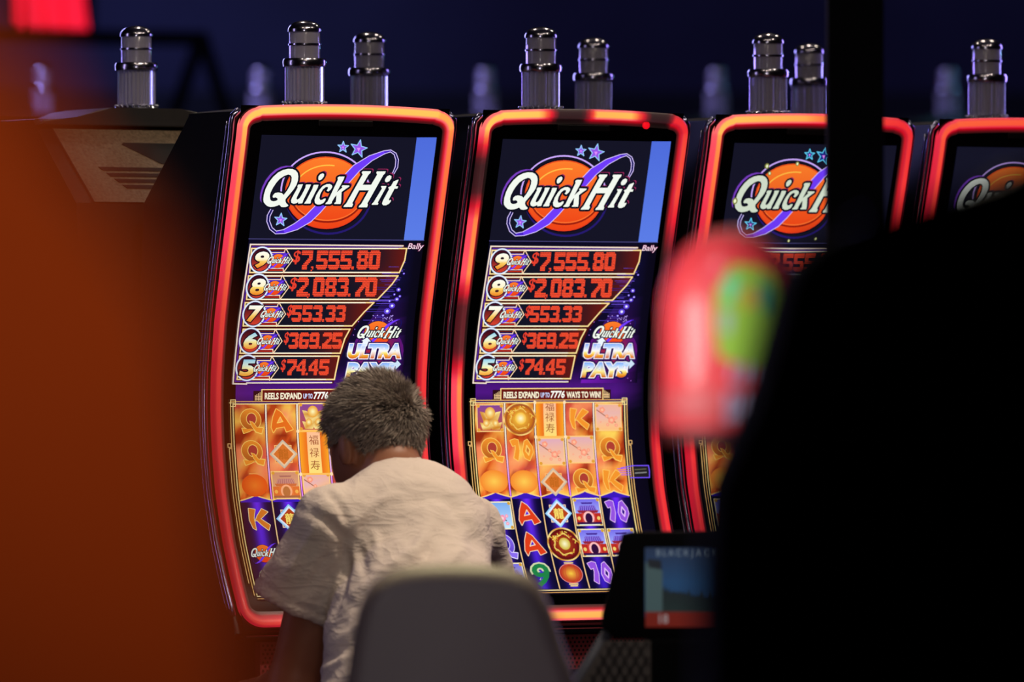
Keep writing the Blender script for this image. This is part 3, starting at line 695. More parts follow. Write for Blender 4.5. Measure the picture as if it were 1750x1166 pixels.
# ------------------------------------------------------------------ tower light on each machine
m_chrome = mat('chrome', (215, 215, 225), .2, 1.0)
m_dchrome = mat('dark_chrome', (175, 172, 185), .18, 1.0)
m_lens = mat('clear_lens', (228, 224, 246), .13, trans=.74, ior=1.35)
m_core = mat('lamp_core', (112, 102, 112), .5)
_TL = {}
def tower_light(parent, loc):
    def part(name, fn, m, par, **kw):
        if name not in _TL:
            bm = bmesh.new(); fn(bm); o = build(name, bm, m, par, **kw); _TL[name] = o.data
        else: o = link_mesh(name, _TL[name], par)
        return o
    root = part('tower_light', lambda bm: lathe(bm, [(.030, -.006), (.041, -.004), (.043, .002), (.041, .006), (.038, .009), (.030, .011)], 40), m_chrome, parent, auto=40)
    root.location = loc
    part('lower_lens', lambda bm: lathe(bm, [(.036, .010), (.0375, .012), (.0375, .077), (.036, .079)], 56, rib=.06), m_lens, root)
    part('lamp_core', lambda bm: (lathe(bm, [(.012, .011), (.012, .076)], 24), lathe(bm, [(.019, .093), (.019, .142)], 24)), m_core, root, auto=40)
    part('upper_lens', lambda bm: lathe(bm, [(.029, .090), (.0295, .092), (.0295, .143), (.028, .145)], 40), m_lens, root, auto=40)
    def rings(bm):
        lathe(bm, [(.030, .076), (.041, .077), (.042, .081), (.042, .088), (.040, .092), (.030, .093)], 40)
        lathe(bm, [(.0295, .1165), (.0312, .1172), (.0316, .119), (.0312, .1208), (.0295, .1215)], 40)
    part('collar_ring', rings, m_dchrome, root, auto=40)
    part('dome_cap', lambda bm: lathe(bm, [(.0295, .1425), (.0318, .1435), (.0322, .147), (.031, .151), (.028, .156), (.022, .1605), (.013, .1635), (.004, .1648)], 40), m_dchrome, root, auto=50)
    def studs(bm):
        for k in range(20):
            a = 2*math.pi*k/20; bmesh.ops.create_icosphere(bm, subdivisions=1, radius=.0032, matrix=Matrix.Translation((.0415*math.cos(a), .0415*math.sin(a), .008)))
    part('knurled_ring', studs, m_chrome, root, smooth=True)
    return root

# ------------------------------------------------------------------ slot machine
m_bezel = mat('black_glass', (7, 7, 9), .16, coat=.3)
m_body = mat('black_lacquer', (12, 12, 15), .38, noise_scale=30, noise_amt=.2)
m_lid = mat('charcoal_plastic', (44, 40, 38), .45, noise_scale=60, noise_amt=.2)
m_back = mat('grained_grey_metal', (126, 106, 84), .7, noise_scale=170, noise_amt=.9, bump=.4)
m_slot = mat('slot_black', (8, 7, 7), .8)
m_trim = mat('violet_chrome', (190, 185, 225), .2, 1.0)
m_led = glow_attr('light_strip_diffuser', (88, 76, 76), .4, 1.0)
m_disp = glow_attr('display', (6, 6, 8), .15, 1.0)
HW = .2265
CORE = [(34, 24, 26), (236, 24, 46), (255, 116, 58), (255, 206, 92)]
EDGE = [(24, 17, 18), (190, 8, 34), (250, 58, 84), (255, 118, 112)]
def ramp(tab, v):
    v = min(2.999, max(0, v)); i = int(v); return mix(tab[i], tab[i+1], v-i)
def strip_path():
    """frame loop in (u, V): left side up, top, right side down, bottom; with the side it is on"""
    vt, vb, r = 198, 1056, 26; u1 = HW*US; u0 = -u1+8; pts = []
    def arch(u): return 198-7*(1-(u/u1)**2)
    n = 70
    for k in range(n+1): V = vb-r-(vb-2*r-vt)*k/n; pts.append((u0, V, 'L', V))
    for k in range(1, 8): a = math.pi*k/16; pts.append((u0+r-r*math.cos(a), vt+r-r*math.sin(a), 'L', vt))
    n = 40
    for k in range(n+1): u = u0+r+(u1-u0-2*r)*k/n; pts.append((u, arch(u), 'T', u))
    for k in range(1, 8): a = math.pi/2-math.pi*k/16; pts.append((u1-r+r*math.cos(a), vt+r-r*math.sin(a), 'R', vt))
    n = 70
    for k in range(n+1): V = vt+r+(vb-2*r-vt)*k/n; pts.append((u1, V, 'R', V))
    for k in range(1, 8): a = math.pi*k/16; pts.append((u1-r+r*math.cos(a), vb-r+r*math.sin(a), 'B', u1))
    n = 20
    for k in range(n+1): u = u1-r-(u1-u0-2*r)*k/n; pts.append((u, vb, 'B', u))
    for k in range(1, 8): a = math.pi/2+math.pi*k/16; pts.append((u0+r+r*math.cos(a), vb-r+r*math.sin(a), 'B', -u1))
    return pts
STRIP = strip_path()
def strip_mesh(lv):
    # section: offset outward (fpx), raise (m), kind 0 edge 1 core 2 inner red 3 inner dark, painted red glow of the tube on the bezel
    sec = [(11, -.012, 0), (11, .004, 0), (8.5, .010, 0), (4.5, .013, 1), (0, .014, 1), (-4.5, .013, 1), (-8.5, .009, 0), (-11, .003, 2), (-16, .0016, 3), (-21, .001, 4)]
    V = []; Cc = []; n = len(STRIP); m = len(sec)
    for i, (u, v, side, t) in enumerate(STRIP):
        a, b = STRIP[i-1], STRIP[(i+1) % n]; dx, dy = b[0]-a[0], b[1]-a[1]; l = math.hypot(dx, dy) or 1
        nx, ny = dy/l, -dx/l
        lev = pin([q[0] for q in lv[side]], [q[1] for q in lv[side]], t)
        sx_ = .56+.26*abs(ny)
        for (off, up, kd) in sec:
            off *= sx_; up *= .75
            U, VV = u+nx*off*-1*-1, v+ny*off
            V.append((U/US, -(F(zV(VV))+up), zV(VV)))
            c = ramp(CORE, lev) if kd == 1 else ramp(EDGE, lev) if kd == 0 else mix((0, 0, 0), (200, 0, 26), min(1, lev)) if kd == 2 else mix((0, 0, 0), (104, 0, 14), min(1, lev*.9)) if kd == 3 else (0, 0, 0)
            Cc.append(L3(c))
    fs = [[i*m+k, ((i+1) % n)*m+k, ((i+1) % n)*m+k+1, i*m+k+1] for i in range(n) for k in range(m-1)]
    me = bpy.data.meshes.new('light_strip'); me.from_pydata(V, [], fs)
    at = me.color_attributes.new('Col', 'FLOAT_COLOR', 'POINT'); arr = np.ones((len(V), 4), np.float32); arr[:, :3] = Cc
    at.data.foreach_set('color', arr.ravel()); me.update(); me.shade_smooth(); return me
u1 = HW*US
LEVELS = {
 'a': {'L': [(190, 3), (230, 2.7), (300, 2.2), (420, 1.9), (520, 1.5), (620, 1.25), (760, 1.1), (900, 1.0), (1000, 1.1), (1056, 1.3)], 'T': [(-u1, 3), (u1, 2.9)], 'R': [(190, 2.7), (240, 2.1), (330, 1.9), (500, 1.7), (600, 1.3), (700, 1.2), (900, 1.2), (1056, 1.3)], 'B': [(-u1, 1.3), (u1, 1.4)]},
 'b': {'L': [(190, 3), (225, 2.6), (245, 1.2), (275, .12), (325, .15), (350, 1.0), (375, 2.2), (470, 2.3), (495, 1.1), (520, .3), (600, .3), (630, 1.1), (655, 2.3), (770, 2.0), (800, 1.4), (1056, 1.6)],
       'T': [(-u1, 3), (-80, 2.9), (-62, 1.0), (-48, .05), (14-20, .05), (8, .9), (18, 2.7), (80, 2.8), (98, 1.0), (112, .05), (142, .05), (158, .9), (u1, 1.1)],
       'R': [(190, 1.1), (240, 1.5), (330, 1.5), (380, .9), (430, .3), (520, .05), (700, .05), (745, .8), (770, 1.3), (900, 1.2), (1056, 1.3)], 'B': [(-u1, 1), (-40, 2.7), (30, 2.7), (60, 2.0), (u1, 1.2)]},
 'c': {'L': [(190, 2.9), (240, 2.3), (330, 1.9), (400, 1.5), (600, 1.2), (1056, 1.2)], 'T': [(-u1, 2.9), (-20, 2.6), (40, 1.6), (u1, 1.2)], 'R': [(190, 1.2), (300, 1.3), (500, 1.1), (1056, 1.1)], 'B': [(-u1, 1.2), (u1, 1.2)]},
 'd': {'L': [(190, 1.7), (300, 1.4), (1056, 1.2)], 'T': [(-u1, 1.8), (u1, 1.5)], 'R': [(190, 1.3), (1056, 1.1)], 'B': [(-u1, 1.2), (u1, 1.2)]}}
ZT = zV(192)
_MM = {}
def shared(name, make, parent, m, **kw):
    if name in _MM: return link_mesh(name, _MM[name], parent)
    bm = bmesh.new(); make(bm); o = build(name, bm, m, parent, **kw); _MM[name] = o.data; return o
def side_profile():
    fr = [(-(F(z)-.014), z) for z in np.linspace(zV(1075), ZT-.004, 26)]
    return fr+[(.075, ZT-.004), (.09, ZT-.03), (.265, zV(345)), (.28, 1.30), (.28, 0), (.06, 0), (.06, .05), (-.09, .52), (-.10, .63), (-.11, zV(1078))]
def mk_cabinet(bm): prism(bm, side_profile(), 0, -.236, .236, .004, 2)
def mk_lid(bm):
    rows = [(-.226, .0), (-.20, .006), (-.14, .012), (-.07, .016), (.07, .016), (.14, .012), (.20, .006), (.226, 0)]
    prism(bm, [(x, ZT-.006+h) for x, h in rows]+[(.226, ZT-.012), (-.226, ZT-.012)], 1, -.085, .098, .004, 2)
def mk_trim(bm):
    for s in (-1, 1):
        pts = [(s*.2385, -(F(zV(V))-.006), zV(V)) for V in range(205, 1050, 12)]
        pts = [(s*.225, -(F(ZT)-.008), ZT-.002)]+pts
        tube(bm, pts, .0062, 8)
def mk_seam(bm):
    for s in (-1, 1): tube(bm, [(s*.2372, -(F(zV(V))-.028), zV(V)) for V in range(212, 1050, 14)], .0018, 6)
def mk_bezel(bm):
    nu = 6; vs = [zV(v) for v in np.linspace(186, 1070, 90)]; grid = []
    for z in vs: grid.append([bm.verts.new((-.224+.448*i/nu, -(F(z)-.0012), z)) for i in range(nu+1)])
    for a, b in zip(grid, grid[1:]):
        for i in range(nu): bm.faces.new((a[i], a[i+1], b[i+1], b[i]))
    r = bmesh.ops.solidify(bm, geom=bm.faces[:], thickness=.006)
def mk_hood(bm): bx(bm, (-.058, -(F(zV(214))+.0035), zV(219)), (.058, -(F(zV(214))-.002), zV(209)), .0012)
def mk_ledge(bm): bx(bm, (-.232, -(F(zV(1074))+.02), zV(1086)), (.232, -(F(zV(1074))-.03), zV(1078)), .003)
def mk_deck(bm):
    prism(bm, [(-.06, .465), (-.34, .485), (-.36, .51), (-.355, .54), (-.30, .557), (-.06, .575)], 0, -.232, .232, .006, 2)
def mk_grille(bm):
    y = -.128
    bx(bm, (-.19, y, zV(1150)), (.19, y+.02, zV(1090)))
def mk_holes(bm):
    y = -.128
    for r in range(8):
        for c in range(40):
            x = -.184+c*.0094+(r % 2)*.0047; z = zV(1096)-r*.0078
            bmesh.ops.create_circle(bm, cap_ends=True, radius=.0026, segments=6, matrix=Matrix.Translation((x, y-.0008, z)) @ Matrix.Rotation(math.pi/2, 4, 'X'))
m_grille = mat('red_lit_grille', (150, 60, 64), .4, noise_scale=50)  # the strip's red light on the grille is put into this colour
def mk_button(bm):
    for k in range(5): lathe(bm, [(.018, .55), (.018, .567), (.014, .570)], 20, (-.14+k*.06, -.26, 0))
    lathe(bm, [(.032, .55), (.032, .569), (.026, .573)], 24, (.18, -.24, 0))
def slot_machine(k, kind, label):
    C = CM(k); r = thing('slot_machine', label, 'slot machine', (C.x, C.y, 0), ROT, 'curved slot machines in a row')
    shared('cabinet', mk_cabinet, r, m_body, auto=40)
    shared('top_lid', mk_lid, r, m_lid, auto=40)
    shared('bezel', mk_bezel, r, m_bezel, auto=40)
    shared('camera_hood', mk_hood, r, m_body)
    shared('chrome_trim', mk_trim, r, m_trim, smooth=True)
    shared('side_seam', mk_seam, r, m_trim, smooth=True)
    shared('lower_ledge', mk_ledge, r, m_bezel, auto=40)
    shared('button_deck', mk_deck, r, m_body, auto=40)
    shared('button', mk_button, r, m_lid, auto=40)
    shared('speaker_grille', mk_grille, r, m_grille); shared('grille_holes', mk_holes, r, m_slot)
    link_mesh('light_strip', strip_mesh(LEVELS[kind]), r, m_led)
    link_mesh('display_screen', screen_mesh(kind), r, m_disp)
    if kind == 'b':
        bm = bmesh.new(); lathe(bm, [(.0075, 0), (.0075, .003), (.005, .0045)], 16)
        o = build('sensor_light', bm, glow_flat('red_sensor', (230, 12, 30), 1.0), r, smooth=True)
        p = flat(1103, 214, 1); o.location = (p[0]/US, -(F(zV(p[1]))+.001), zV(p[1])); o.rotation_euler = (math.pi/2, 0, 0)
    tower_light(r, (0, .05, ZT+.0115))
    return r
def glow_flat(name, rgb, s=1.0):
    if name in MATS: return MATS[name]
    m = bpy.data.materials.new(name); m.use_nodes = True; b = m.node_tree.nodes['Principled BSDF']
    b.inputs['Base Color'].default_value = (*L3(rgb), 1); b.inputs['Emission Color'].default_value = (*L3(rgb), 1); b.inputs['Emission Strength'].default_value = s
    MATS[name] = m; return m
slot_machine(0, 'a', 'red-framed curved slot machine that the seated player leans towards, its whole red border lit')
slot_machine(1, 'b', 'red-framed curved slot machine right of the seated player, with gaps in its lit border')
slot_machine(2, 'c', 'red-framed curved slot machine behind the red dome sign, dark post across its screen')
slot_machine(3, 'd', 'red-framed curved slot machine right of the dark post, mostly hidden by a black cabinet')

# machines of the back-to-back row, seen from behind
def on_slope(bm, poly, off, th):
    """a plate lying on the sloping back of the top box"""
    zs = [ZT-.03, zV(345)]; n0 = len(bm.verts); prism(bm, poly, 1, off-th, off)
    bm.verts.ensure_lookup_table()
    for v in bm.verts[n0:]: v.co.y += .265+(v.co.z-zs[1])/(zs[0]-zs[1])*(.09-.265)
def rear_panel(bm):
    on_slope(bm, [(-.200, ZT-.018), (.200, ZT-.018), (.200, zV(343)), (-.200, zV(343))], .006, .012)
def rear_slots(bm):
    on_slope(bm, [(-.064, zV(236)), (.064, zV(236)), (.070, zV(239)), (.008, zV(273)), (-.008, zV(273)), (-.070, zV(239))], .0085, .004)
    for i in range(4):
        h = .150-.010*i; z = zV(284+i*10.5); on_slope(bm, [(-h, z+.0038), (h, z+.0038), (h-.006, z-.0030), (-h+.006, z-.0030)], .0085, .004)
def rear_lid(bm):
    rows = [(-.225, .0), (-.15, .004), (-.11, .020), (-.075, .026), (.075, .026), (.11, .02), (.15, .004), (.225, 0)]
    prism(bm, [(x, ZT-.006+h) for x, h in rows]+[(.236, ZT-.016), (-.236, ZT-.016)], 1, -.11, .098, .003, 2)
LAMP0 = Vector((-.735, 13.40))
def rear_machine(k, label, base=None, lift=0.0, group='slot machines of the back-to-back row', zs=None):
    P = (LAMP0+R2*(PITCH*k*.998)) if base is None else Vector(base)
    C = P-N2*.05; r = thing('slot_machine', label, 'slot machine', (C.x, C.y, lift), ROT+math.pi, group)
    shared('cabinet', mk_cabinet, r, m_body, auto=40);
    shared('rear_lid', rear_lid, r, m_lid, auto=40); shared('rear_panel', rear_panel, r, m_back, auto=40); shared('vent_slots', rear_slots, r, m_slot)
    shared('bezel', mk_bezel, r, m_bezel, auto=40)
    tower_light(r, (0, .05, ZT+.018)); return r
rear_machine(0, 'slot machine seen from behind, brown grained rear panel beside the leftmost lit screen')
rear_machine(1, 'slot machine hidden behind the first red-framed machine, only its tower light showing')
rear_machine(2, 'slot machine hidden behind the second red-framed machine, only its tower light showing')
rear_machine(3, 'slot machine hidden behind the third red-framed machine, its tower light cut by the post')
bm = bmesh.new(); bx(bm, (-3, 21.2, 0), (3, 23.2, .27), .01); struct(build('trim_2', bm, m_dark))
for i, px in enumerate((70, 445, 830, 1225, 1620)):
    nm = ['far blurred slot machine at the left end of the raised row, behind the orange panel', 'far blurred slot machine whose tower light shows left of the first red frame', 'far blurred slot machine whose tower light shows between the first two red frames',
          'far blurred slot machine whose tower light shows between the second and third red frames', 'far blurred slot machine whose tower light shows right of the dark post'][i]
    p = W(px, 583, 22.0); rear_machine(0, nm, (p.x, p.y), .27, 'far slot machines on the raised row')

# ------------------------------------------------------------------ background: red sign and dark steel frame
m_beam = mat('black_steel', (4, 4, 6), .9, spec=.1)
tr = thing('truss_frame', 'black steel truss with sloping legs in the dark background', 'truss', W(345, 583, 25.0)*1.0)
tr.location.z = 0; tb = tr.location
def beam(name, a, b, t):
    bm = bmesh.new(); A = W(a[0], a[1], 25.0)-Vector(tb); B = W(b[0], b[1], 25.0)-Vector(tb); d = (B-A); l = d.length
    bx(bm, (-t/2, -t/2, 0), (t/2, t/2, l), .004); bmesh.ops.transform(bm, matrix=Matrix.Translation(A) @ d.to_track_quat('Z', 'Y').to_matrix().to_4x4(), verts=bm.verts)
    build(name, bm, m_beam, tr)
beam('top_beam', (-60, 62), (352, 66), .055); beam('leg', (345, 60), (255, 320), .05); beam('leg', (345, 60), (425, 320), .05); beam('post', (255, 300), (255, 1172), .05); beam('post', (425, 300), (425, 1172), .05); beam('post', (-60, 62), (-60, 1172), .05)
sg = thing('neon_sign', 'blurred red neon sign hanging in the top left corner', 'sign', W(85, 30, 27.0))
def sgp(name, poly, m, d0, d1):
    bm = bmesh.new(); o0 = Vector(sg.location); P = [(W(x, y, 27.0)-o0) for x, y in poly]
    prism(bm, [(p.x, p.z) for p in P], 1, d0, d1, .003, 1); build(name, bm, m, sg)
m_neon = glow_flat('red_neon', (255, 16, 44), 1.0)
sgp('sign_board', [(10, -80), (160, -80), (160, 60), (10, 60)], m_beam, .03, .08)
sgp('lit_letter', [(20, -70), (38, -70), (34, 54), (20, 50)], m_neon, -.01, .03)
sgp('lit_letter', [(44, -70), (68, -70), (74, 58), (42, 58)], m_neon, -.01, .03)
sgp('lit_letter', [(72, -70), (100, -70), (106, 58), (78, 58)], m_neon, -.01, .03)
sgp('lit_letter', [(104, -70), (134, -70), (150, 52), (110, 58)], m_neon, -.01, .03)
sgp('hanger_rod', [(84, -420), (88, -420), (88, -80), (84, -80)], m_beam, .04, .06)

# ------------------------------------------------------------------ implicit surfaces for the figure
def surface_net(fn, lo, hi, h):
    n = [int(math.ceil((hi[i]-lo[i])/h))+1 for i in range(3)]
    ax = [lo[i]+h*np.arange(n[i]) for i in range(3)]
    X, Y, Z = np.meshgrid(*ax, indexing='ij'); v = fn(X, Y, Z); ins = v < 0
    acc = np.zeros((n[0]-1, n[1]-1, n[2]-1, 3)); cnt = np.zeros((n[0]-1, n[1]-1, n[2]-1))
    cor = [(i, j, k) for i in (0, 1) for j in (0, 1) for k in (0, 1)]
    sl = lambda c: tuple(slice(c[i], n[i]-1+c[i]) for i in range(3))
    for a in cor:
        for d in range(3):
            if a[d]: continue
            b = list(a); b[d] = 1; va, vb = v[sl(a)], v[sl(b)]; m = (va < 0) != (vb < 0)
            t = np.where(m, va/np.where(m, va-vb, 1), 0)
            for q in range(3): acc[..., q] += np.where(m, a[q]+(t if q == d else 0), 0)
            cnt += m
    act = cnt > 0; idx = -np.ones(act.shape, int); idx[act] = np.arange(act.sum())
    ii = np.argwhere(act); co = np.array(lo)+h*(ii+acc[act]/cnt[act][:, None])
    faces = []
    for d in range(3):
        e1, e2 = (d+1) % 3, (d+2) % 3
        s0 = [slice(1, n[q]-1) for q in range(3)]; s0[d] = slice(0, n[d]-1); s1 = list(s0); s1[d] = slice(1, n[d])
        A, Bq = ins[tuple(s0)], ins[tuple(s1)]; w_ = np.argwhere(A != Bq)
        if len(w_) == 0: continue
        off = np.array([0 if q == d else 1 for q in range(3)]); c = w_+off; fl = A[tuple(w_.T)]
        def g(a, b):
            p = c.copy(); p[:, e1] -= a; p[:, e2] -= b; return idx[p[:, 0], p[:, 1], p[:, 2]]
        q = np.stack([g(1, 1), g(0, 1), g(0, 0), g(1, 0)], 1); q[~fl] = q[~fl][:, ::-1]; faces.append(q)
    return co, np.concatenate(faces)
def smin(a, b, k):
    h = np.clip(.5+.5*(b-a)/k, 0, 1); return b+(a-b)*h-k*h*(1-h)
def cone(p, a, b, r1, r2):
    a, b = np.array(a), np.array(b); d = b-a; t = np.clip(sum((p[i]-a[i])*d[i] for i in range(3))/d.dot(d), 0, 1)
    return np.sqrt(sum((p[i]-a[i]-t*d[i])**2 for i in range(3)))-(r1+t*(r2-r1))
def ellipsoid(p, c, M, r):
    q = [sum(M[j][i]*(p[i]-c[i]) for i in range(3))/r[j] for j in range(3)]
    k0 = np.sqrt(q[0]**2+q[1]**2+q[2]**2); k1 = np.sqrt(sum((q[j]/r[j])**2 for j in range(3)))+1e-9
    return k0*(k0-1)/k1
def mesh_np(name, co, faces, parent, m, smooth=True):
    me = bpy.data.meshes.new(name); me.from_pydata(co.tolist(), [], faces.tolist()); me.update()
    return link_mesh(name, me, parent, m, smooth)

# ------------------------------------------------------------------ the seated player
per = thing('person', 'grey-haired person in a white t-shirt seen from behind, leaning towards the slot screen', 'person', (-.16, 12.05, 0))
O = np.array(per.location); V3 = lambda px, py, Y: np.array(W(px, py, Y))-O
hd = V3(641, 756, 12.42)
fwd = Vector((-.62, .72, -.30)).normalized(); rgt = fwd.cross(Vector((.10, 0, 1))).normalized(); upv = rgt.cross(fwd)
HM = [list(rgt), list(fwd), list(upv)]
hp = lambda r, f, u: hd+np.array(rgt)*r+np.array(fwd)*f+np.array(upv)*u
neck = V3(690, 838, 12.33)
chest = V3(702, 928, 12.30); waist = V3(712, 1085, 12.16); pelv = V3(712, 1235, 12.03)
shL = V3(566, 892, 12.20); elL = V3(502, 1172, 12.24); wrL = V3(440, 1186, 12.50); haL = V3(420, 1184, 12.58)
shR = V3(797, 908, 12.42); elR = V3(852, 1085, 12.60); wrR = V3(770, 1188, 12.72); haR = V3(745, 1190, 12.76)
bk = np.array((-.5, .866, 0))       # towards the machine
hipL = pelv+np.array((-.075, -.045, 0)); hipR = pelv+np.array((.075, .045, 0))
knL = hipL+bk*.40+np.array((-.05, 0, -.06)); knR = hipR+bk*.40+np.array((.05, 0, -.06))
anL = np.array((knL[0]+.02, knL[1]-.02, .10)); anR = np.array((knR[0]-.02, knR[1]-.02, .10))
def body_sdf(X, Y, Z):
    p = (X, Y, Z)
    d = ellipsoid(p, hp(0, 0, .012), HM, (.073, .092, .100))
    d = smin(d, ellipsoid(p, hp(0, .035, -.045), HM, (.056, .060, .062)), .03)       # jaw
    d = smin(d, cone(p, hp(0, .092, .0), hp(0, .108, -.025), .008, .013), .012)        # nose
    d = smin(d, cone(p, hp(-.03, .085, .022), hp(.03, .085, .022), .010, .010), .015)   # brow
    for s in (-1, 1):
        d = np.maximum(d, -ellipsoid(p, hp(s*.028, .094, .004), HM, (.013, .010, .009)))
        d = smin(d, ellipsoid(p, hp(s*.028, .083, .004), HM, (.011, .010, .010)), .003)
        d = smin(d, ellipsoid(p, hp(s*.079, -.008, -.022), HM, (.009, .019, .032)), .008)  # ears
    d = smin(d, cone(p, hp(-.018, .094, -.052), hp(.018, .094, -.052), .006, .006), .006)
    d = smin(d, cone(p, neck, hp(0, -.018, -.05), .060, .054), .03)
    d = smin(d, cone(p, chest, waist, .118, .118), .05); d = smin(d, cone(p, waist, pelv, .118, .130), .05)
    for a, e, w_, h_ in ((shL, elL, wrL, haL), (shR, elR, wrR, haR)):
        d = smin(d, cone(p, chest+(a-chest)*.3, a, .085, .048), .05); d = smin(d, cone(p, a, e, .048, .046), .03)
        d = smin(d, cone(p, e, w_, .044, .028), .02)
        u = (h_-w_)/np.linalg.norm(h_-w_); s = np.cross(u, (0, 0, 1)); s /= np.linalg.norm(s)
        d = smin(d, cone(p, w_, h_, .027, .024), .012)
        for k, ln in ((-1.5, .050), (-.5, .062), (.5, .058), (1.5, .044)):
            b0 = h_+s*k*.019+u*.02; kn = b0+u*ln*.55+np.array((0, 0, .008)); d = smin(d, cone(p, b0, kn, .0095, .0085), .006); d = smin(d, cone(p, kn, b0+u*ln+np.array((0, 0, -.008)), .0085, .0072), .004)
        th = h_-u*.02+s*.024; d = smin(d, cone(p, th, th+s*.028+u*.032, .0105, .0085), .008)
    for h_, k, a in ((hipL, knL, anL), (hipR, knR, anR)):
        d = smin(d, cone(p, h_, k, .080, .055), .05); d = smin(d, cone(p, k, a, .052, .036), .03)
        d = smin(d, cone(p, a+np.array((0, 0, -.05)), a+bk*.13+np.array((0, 0, -.062)), .036, .030), .02)
    return d
m_skin = mat('skin', (150, 98, 72), .5, noise_scale=40, noise_amt=.12)
lo = np.minimum.reduce([hp(0, 0, 0)-.16, elL-.1, knL-.15, anL-.2, pelv-.25]); hi = np.maximum.reduce([hd+.17, elR+.12, haR+.12, knR+.15, pelv+.2])
lo[2] = -.02
co, fa = surface_net(body_sdf, lo, hi, .0072)
mesh_np('body', co, fa, per, m_skin)

cufA = V3(494, 1036, 12.22); sdir = (cufA-shL)/np.linalg.norm(cufA-shL)
cufR = shR+(elR-shR)*.75; rdir = (cufR-shR)/np.linalg.norm(cufR-shR)
def shirt_sdf(X, Y, Z):
    p = (X, Y, Z)
    d = cone(p, chest, waist, .139, .150); d = smin(d, cone(p, waist, pelv, .150, .182), .06)
    d = smin(d, cone(p, neck+np.array((0, 0, -.02)), chest, .075, .12), .05)
    d = smin(d, cone(p, chest+(shL-chest)*.45+np.array((0, 0, .025)), shL, .082, .062), .05)
    d = smin(d, cone(p, chest+(shR-chest)*.45+np.array((0, 0, .025)), shR, .085, .062), .05)
    sl = cone(p, shL, cufA+sdir*.05, .062, .075); d = smin(d, sl, .022)
    d = smin(d, cone(p, shR, cufR+rdir*.05, .060, .068), .03)
    return d
colc = V3(668, 792, 12.38); cold = (hp(0, -.01, -.05)-neck); cold /= np.linalg.norm(cold)
def shirt_shell(X, Y, Z):
    d = shirt_sdf(X, Y, Z); s = np.maximum(d, -(d+.012))
    dl = (X-cufA[0])*sdir[0]+(Y-cufA[1])*sdir[1]+(Z-cufA[2])*sdir[2]
    near = cone((X, Y, Z), shL, cufA+sdir*.08, .10, .10); s = np.maximum(s, np.where(near < 0, dl, -1))
    dr = (X-cufR[0])*rdir[0]+(Y-cufR[1])*rdir[1]+(Z-cufR[2])*rdir[2]
    nearr = cone((X, Y, Z), shR, cufR+rdir*.08, .09, .09); s = np.maximum(s, np.where(nearr < 0, dr, -1))
    dn = (X-colc[0])*cold[0]+(Y-colc[1])*cold[1]+(Z-colc[2])*cold[2]; s = np.maximum(s, np.where(Z > chest[2], dn, -1))
    s = np.maximum(s, -cone((X, Y, Z), neck, hp(0, -.018, -.04), .058, .062))
    return np.maximum(s, (pelv[2]-.08)-Z)
lo = np.minimum(elL, pelv-.22)-.03; lo = np.minimum(lo, cufA-.11); hi = np.maximum(elR+.1, chest+.2); lo[2] = pelv[2]-.12; hi[2] = colc[2]+.06; hi[1] = max(hi[1], chest[1]+.2); lo[1] = pelv[1]-.22
co, fa = surface_net(shirt_shell, lo, hi, .0058)
# folds of the cloth
nrm = np.zeros_like(co)
for k in range(4):
    a, b, c = co[fa[:, k]], co[fa[:, (k+1) % 4]], co[fa[:, (k+3) % 4]]; fnm = np.cross(b-a, c-a)
    for j in range(4): np.add.at(nrm, fa[:, j], fnm)
nrm /= np.linalg.norm(nrm, axis=1)[:, None]+1e-12
wp = co+O; depth = wp[:, 1]; qx = 875+wp[:, 0]/depth*FPX; qy = 583+(ZC-wp[:, 2])/depth*FPX
FOLDS = [([(520,872),(561,892),(588,918),(590,971),(578,1019),(560,1052)], 9, -.011), ([(555,832),(585,869),(598,905)], 8, -.007), ([(598,905),(632,868),(672,846)], 9, .006),
         ([(735,895),(712,940),(655,978),(592,1026)], 10, .008), ([(745,915),(722,955),(665,995),(600,1045)], 9, -.007), ([(614,930),(622,985)], 9, -.006), ([(640,905),(648,960)], 8, .004),
         ([(560,880),(520,930),(470,1000)], 10, .004), ([(575,930),(540,980),(520,1020)], 8, -.005), ([(530,900),(500,950),(480,985)], 6, -.003), ([(760,850),(800,900),(820,950)], 10, -.004), ([(700,1000),(650,1050),(570,1100)], 10, .006),
         ([(690,1020),(630,1080),(550,1135)], 9, -.006), ([(680,860),(740,850),(800,870)], 8, -.003), ([(640,830),(720,822),(780,835)], 7, .002), ([(800,930),(770,960),(735,1000)], 8, .004), ([(600,1120),(560,1140),(530,1160)], 7, .005)]
dsp = np.zeros(len(co))
for pts, wd, amp in FOLDS:
    best = np.full(len(co), 1e9); tt = np.zeros(len(co)); n = len(pts)-1
    for i in range(n):
        a = np.array(pts[i], float); b = np.array(pts[i+1], float); d = b-a; t = np.clip(((qx-a[0])*d[0]+(qy-a[1])*d[1])/d.dot(d), 0, 1)
        dd = np.hypot(qx-a[0]-t*d[0], qy-a[1]-t*d[1]); m_ = dd < best; best[m_] = dd[m_]; tt[m_] = (i+t[m_])/n
    dsp += amp*np.exp(-(best/wd)**2)*np.clip(np.sin(np.pi*np.clip(tt*.9+.05, 0, 1))*1.3, 0, 1)
dsp *= (nrm[:, 1] < .35)
for i in range(len(co)):
    p = Vector(wp[i]); a = noise.noise(Vector((p.x*16+p.z*9, p.y*10, p.z*20-p.x*12)))*.0036+noise.noise(Vector((p.x*42-p.z*22, p.y*20, p.z*46+p.x*25)))*.0019
    dsp[i] += a
cuff = (co-cufA) @ sdir; isleeve = (np.linalg.norm(co-cufA, axis=1) < .12)
dsp += np.where(isleeve & (np.abs(cuff+.022) < .004), -.0025, 0)      # hem stitch line
cdn = (co-colc) @ cold
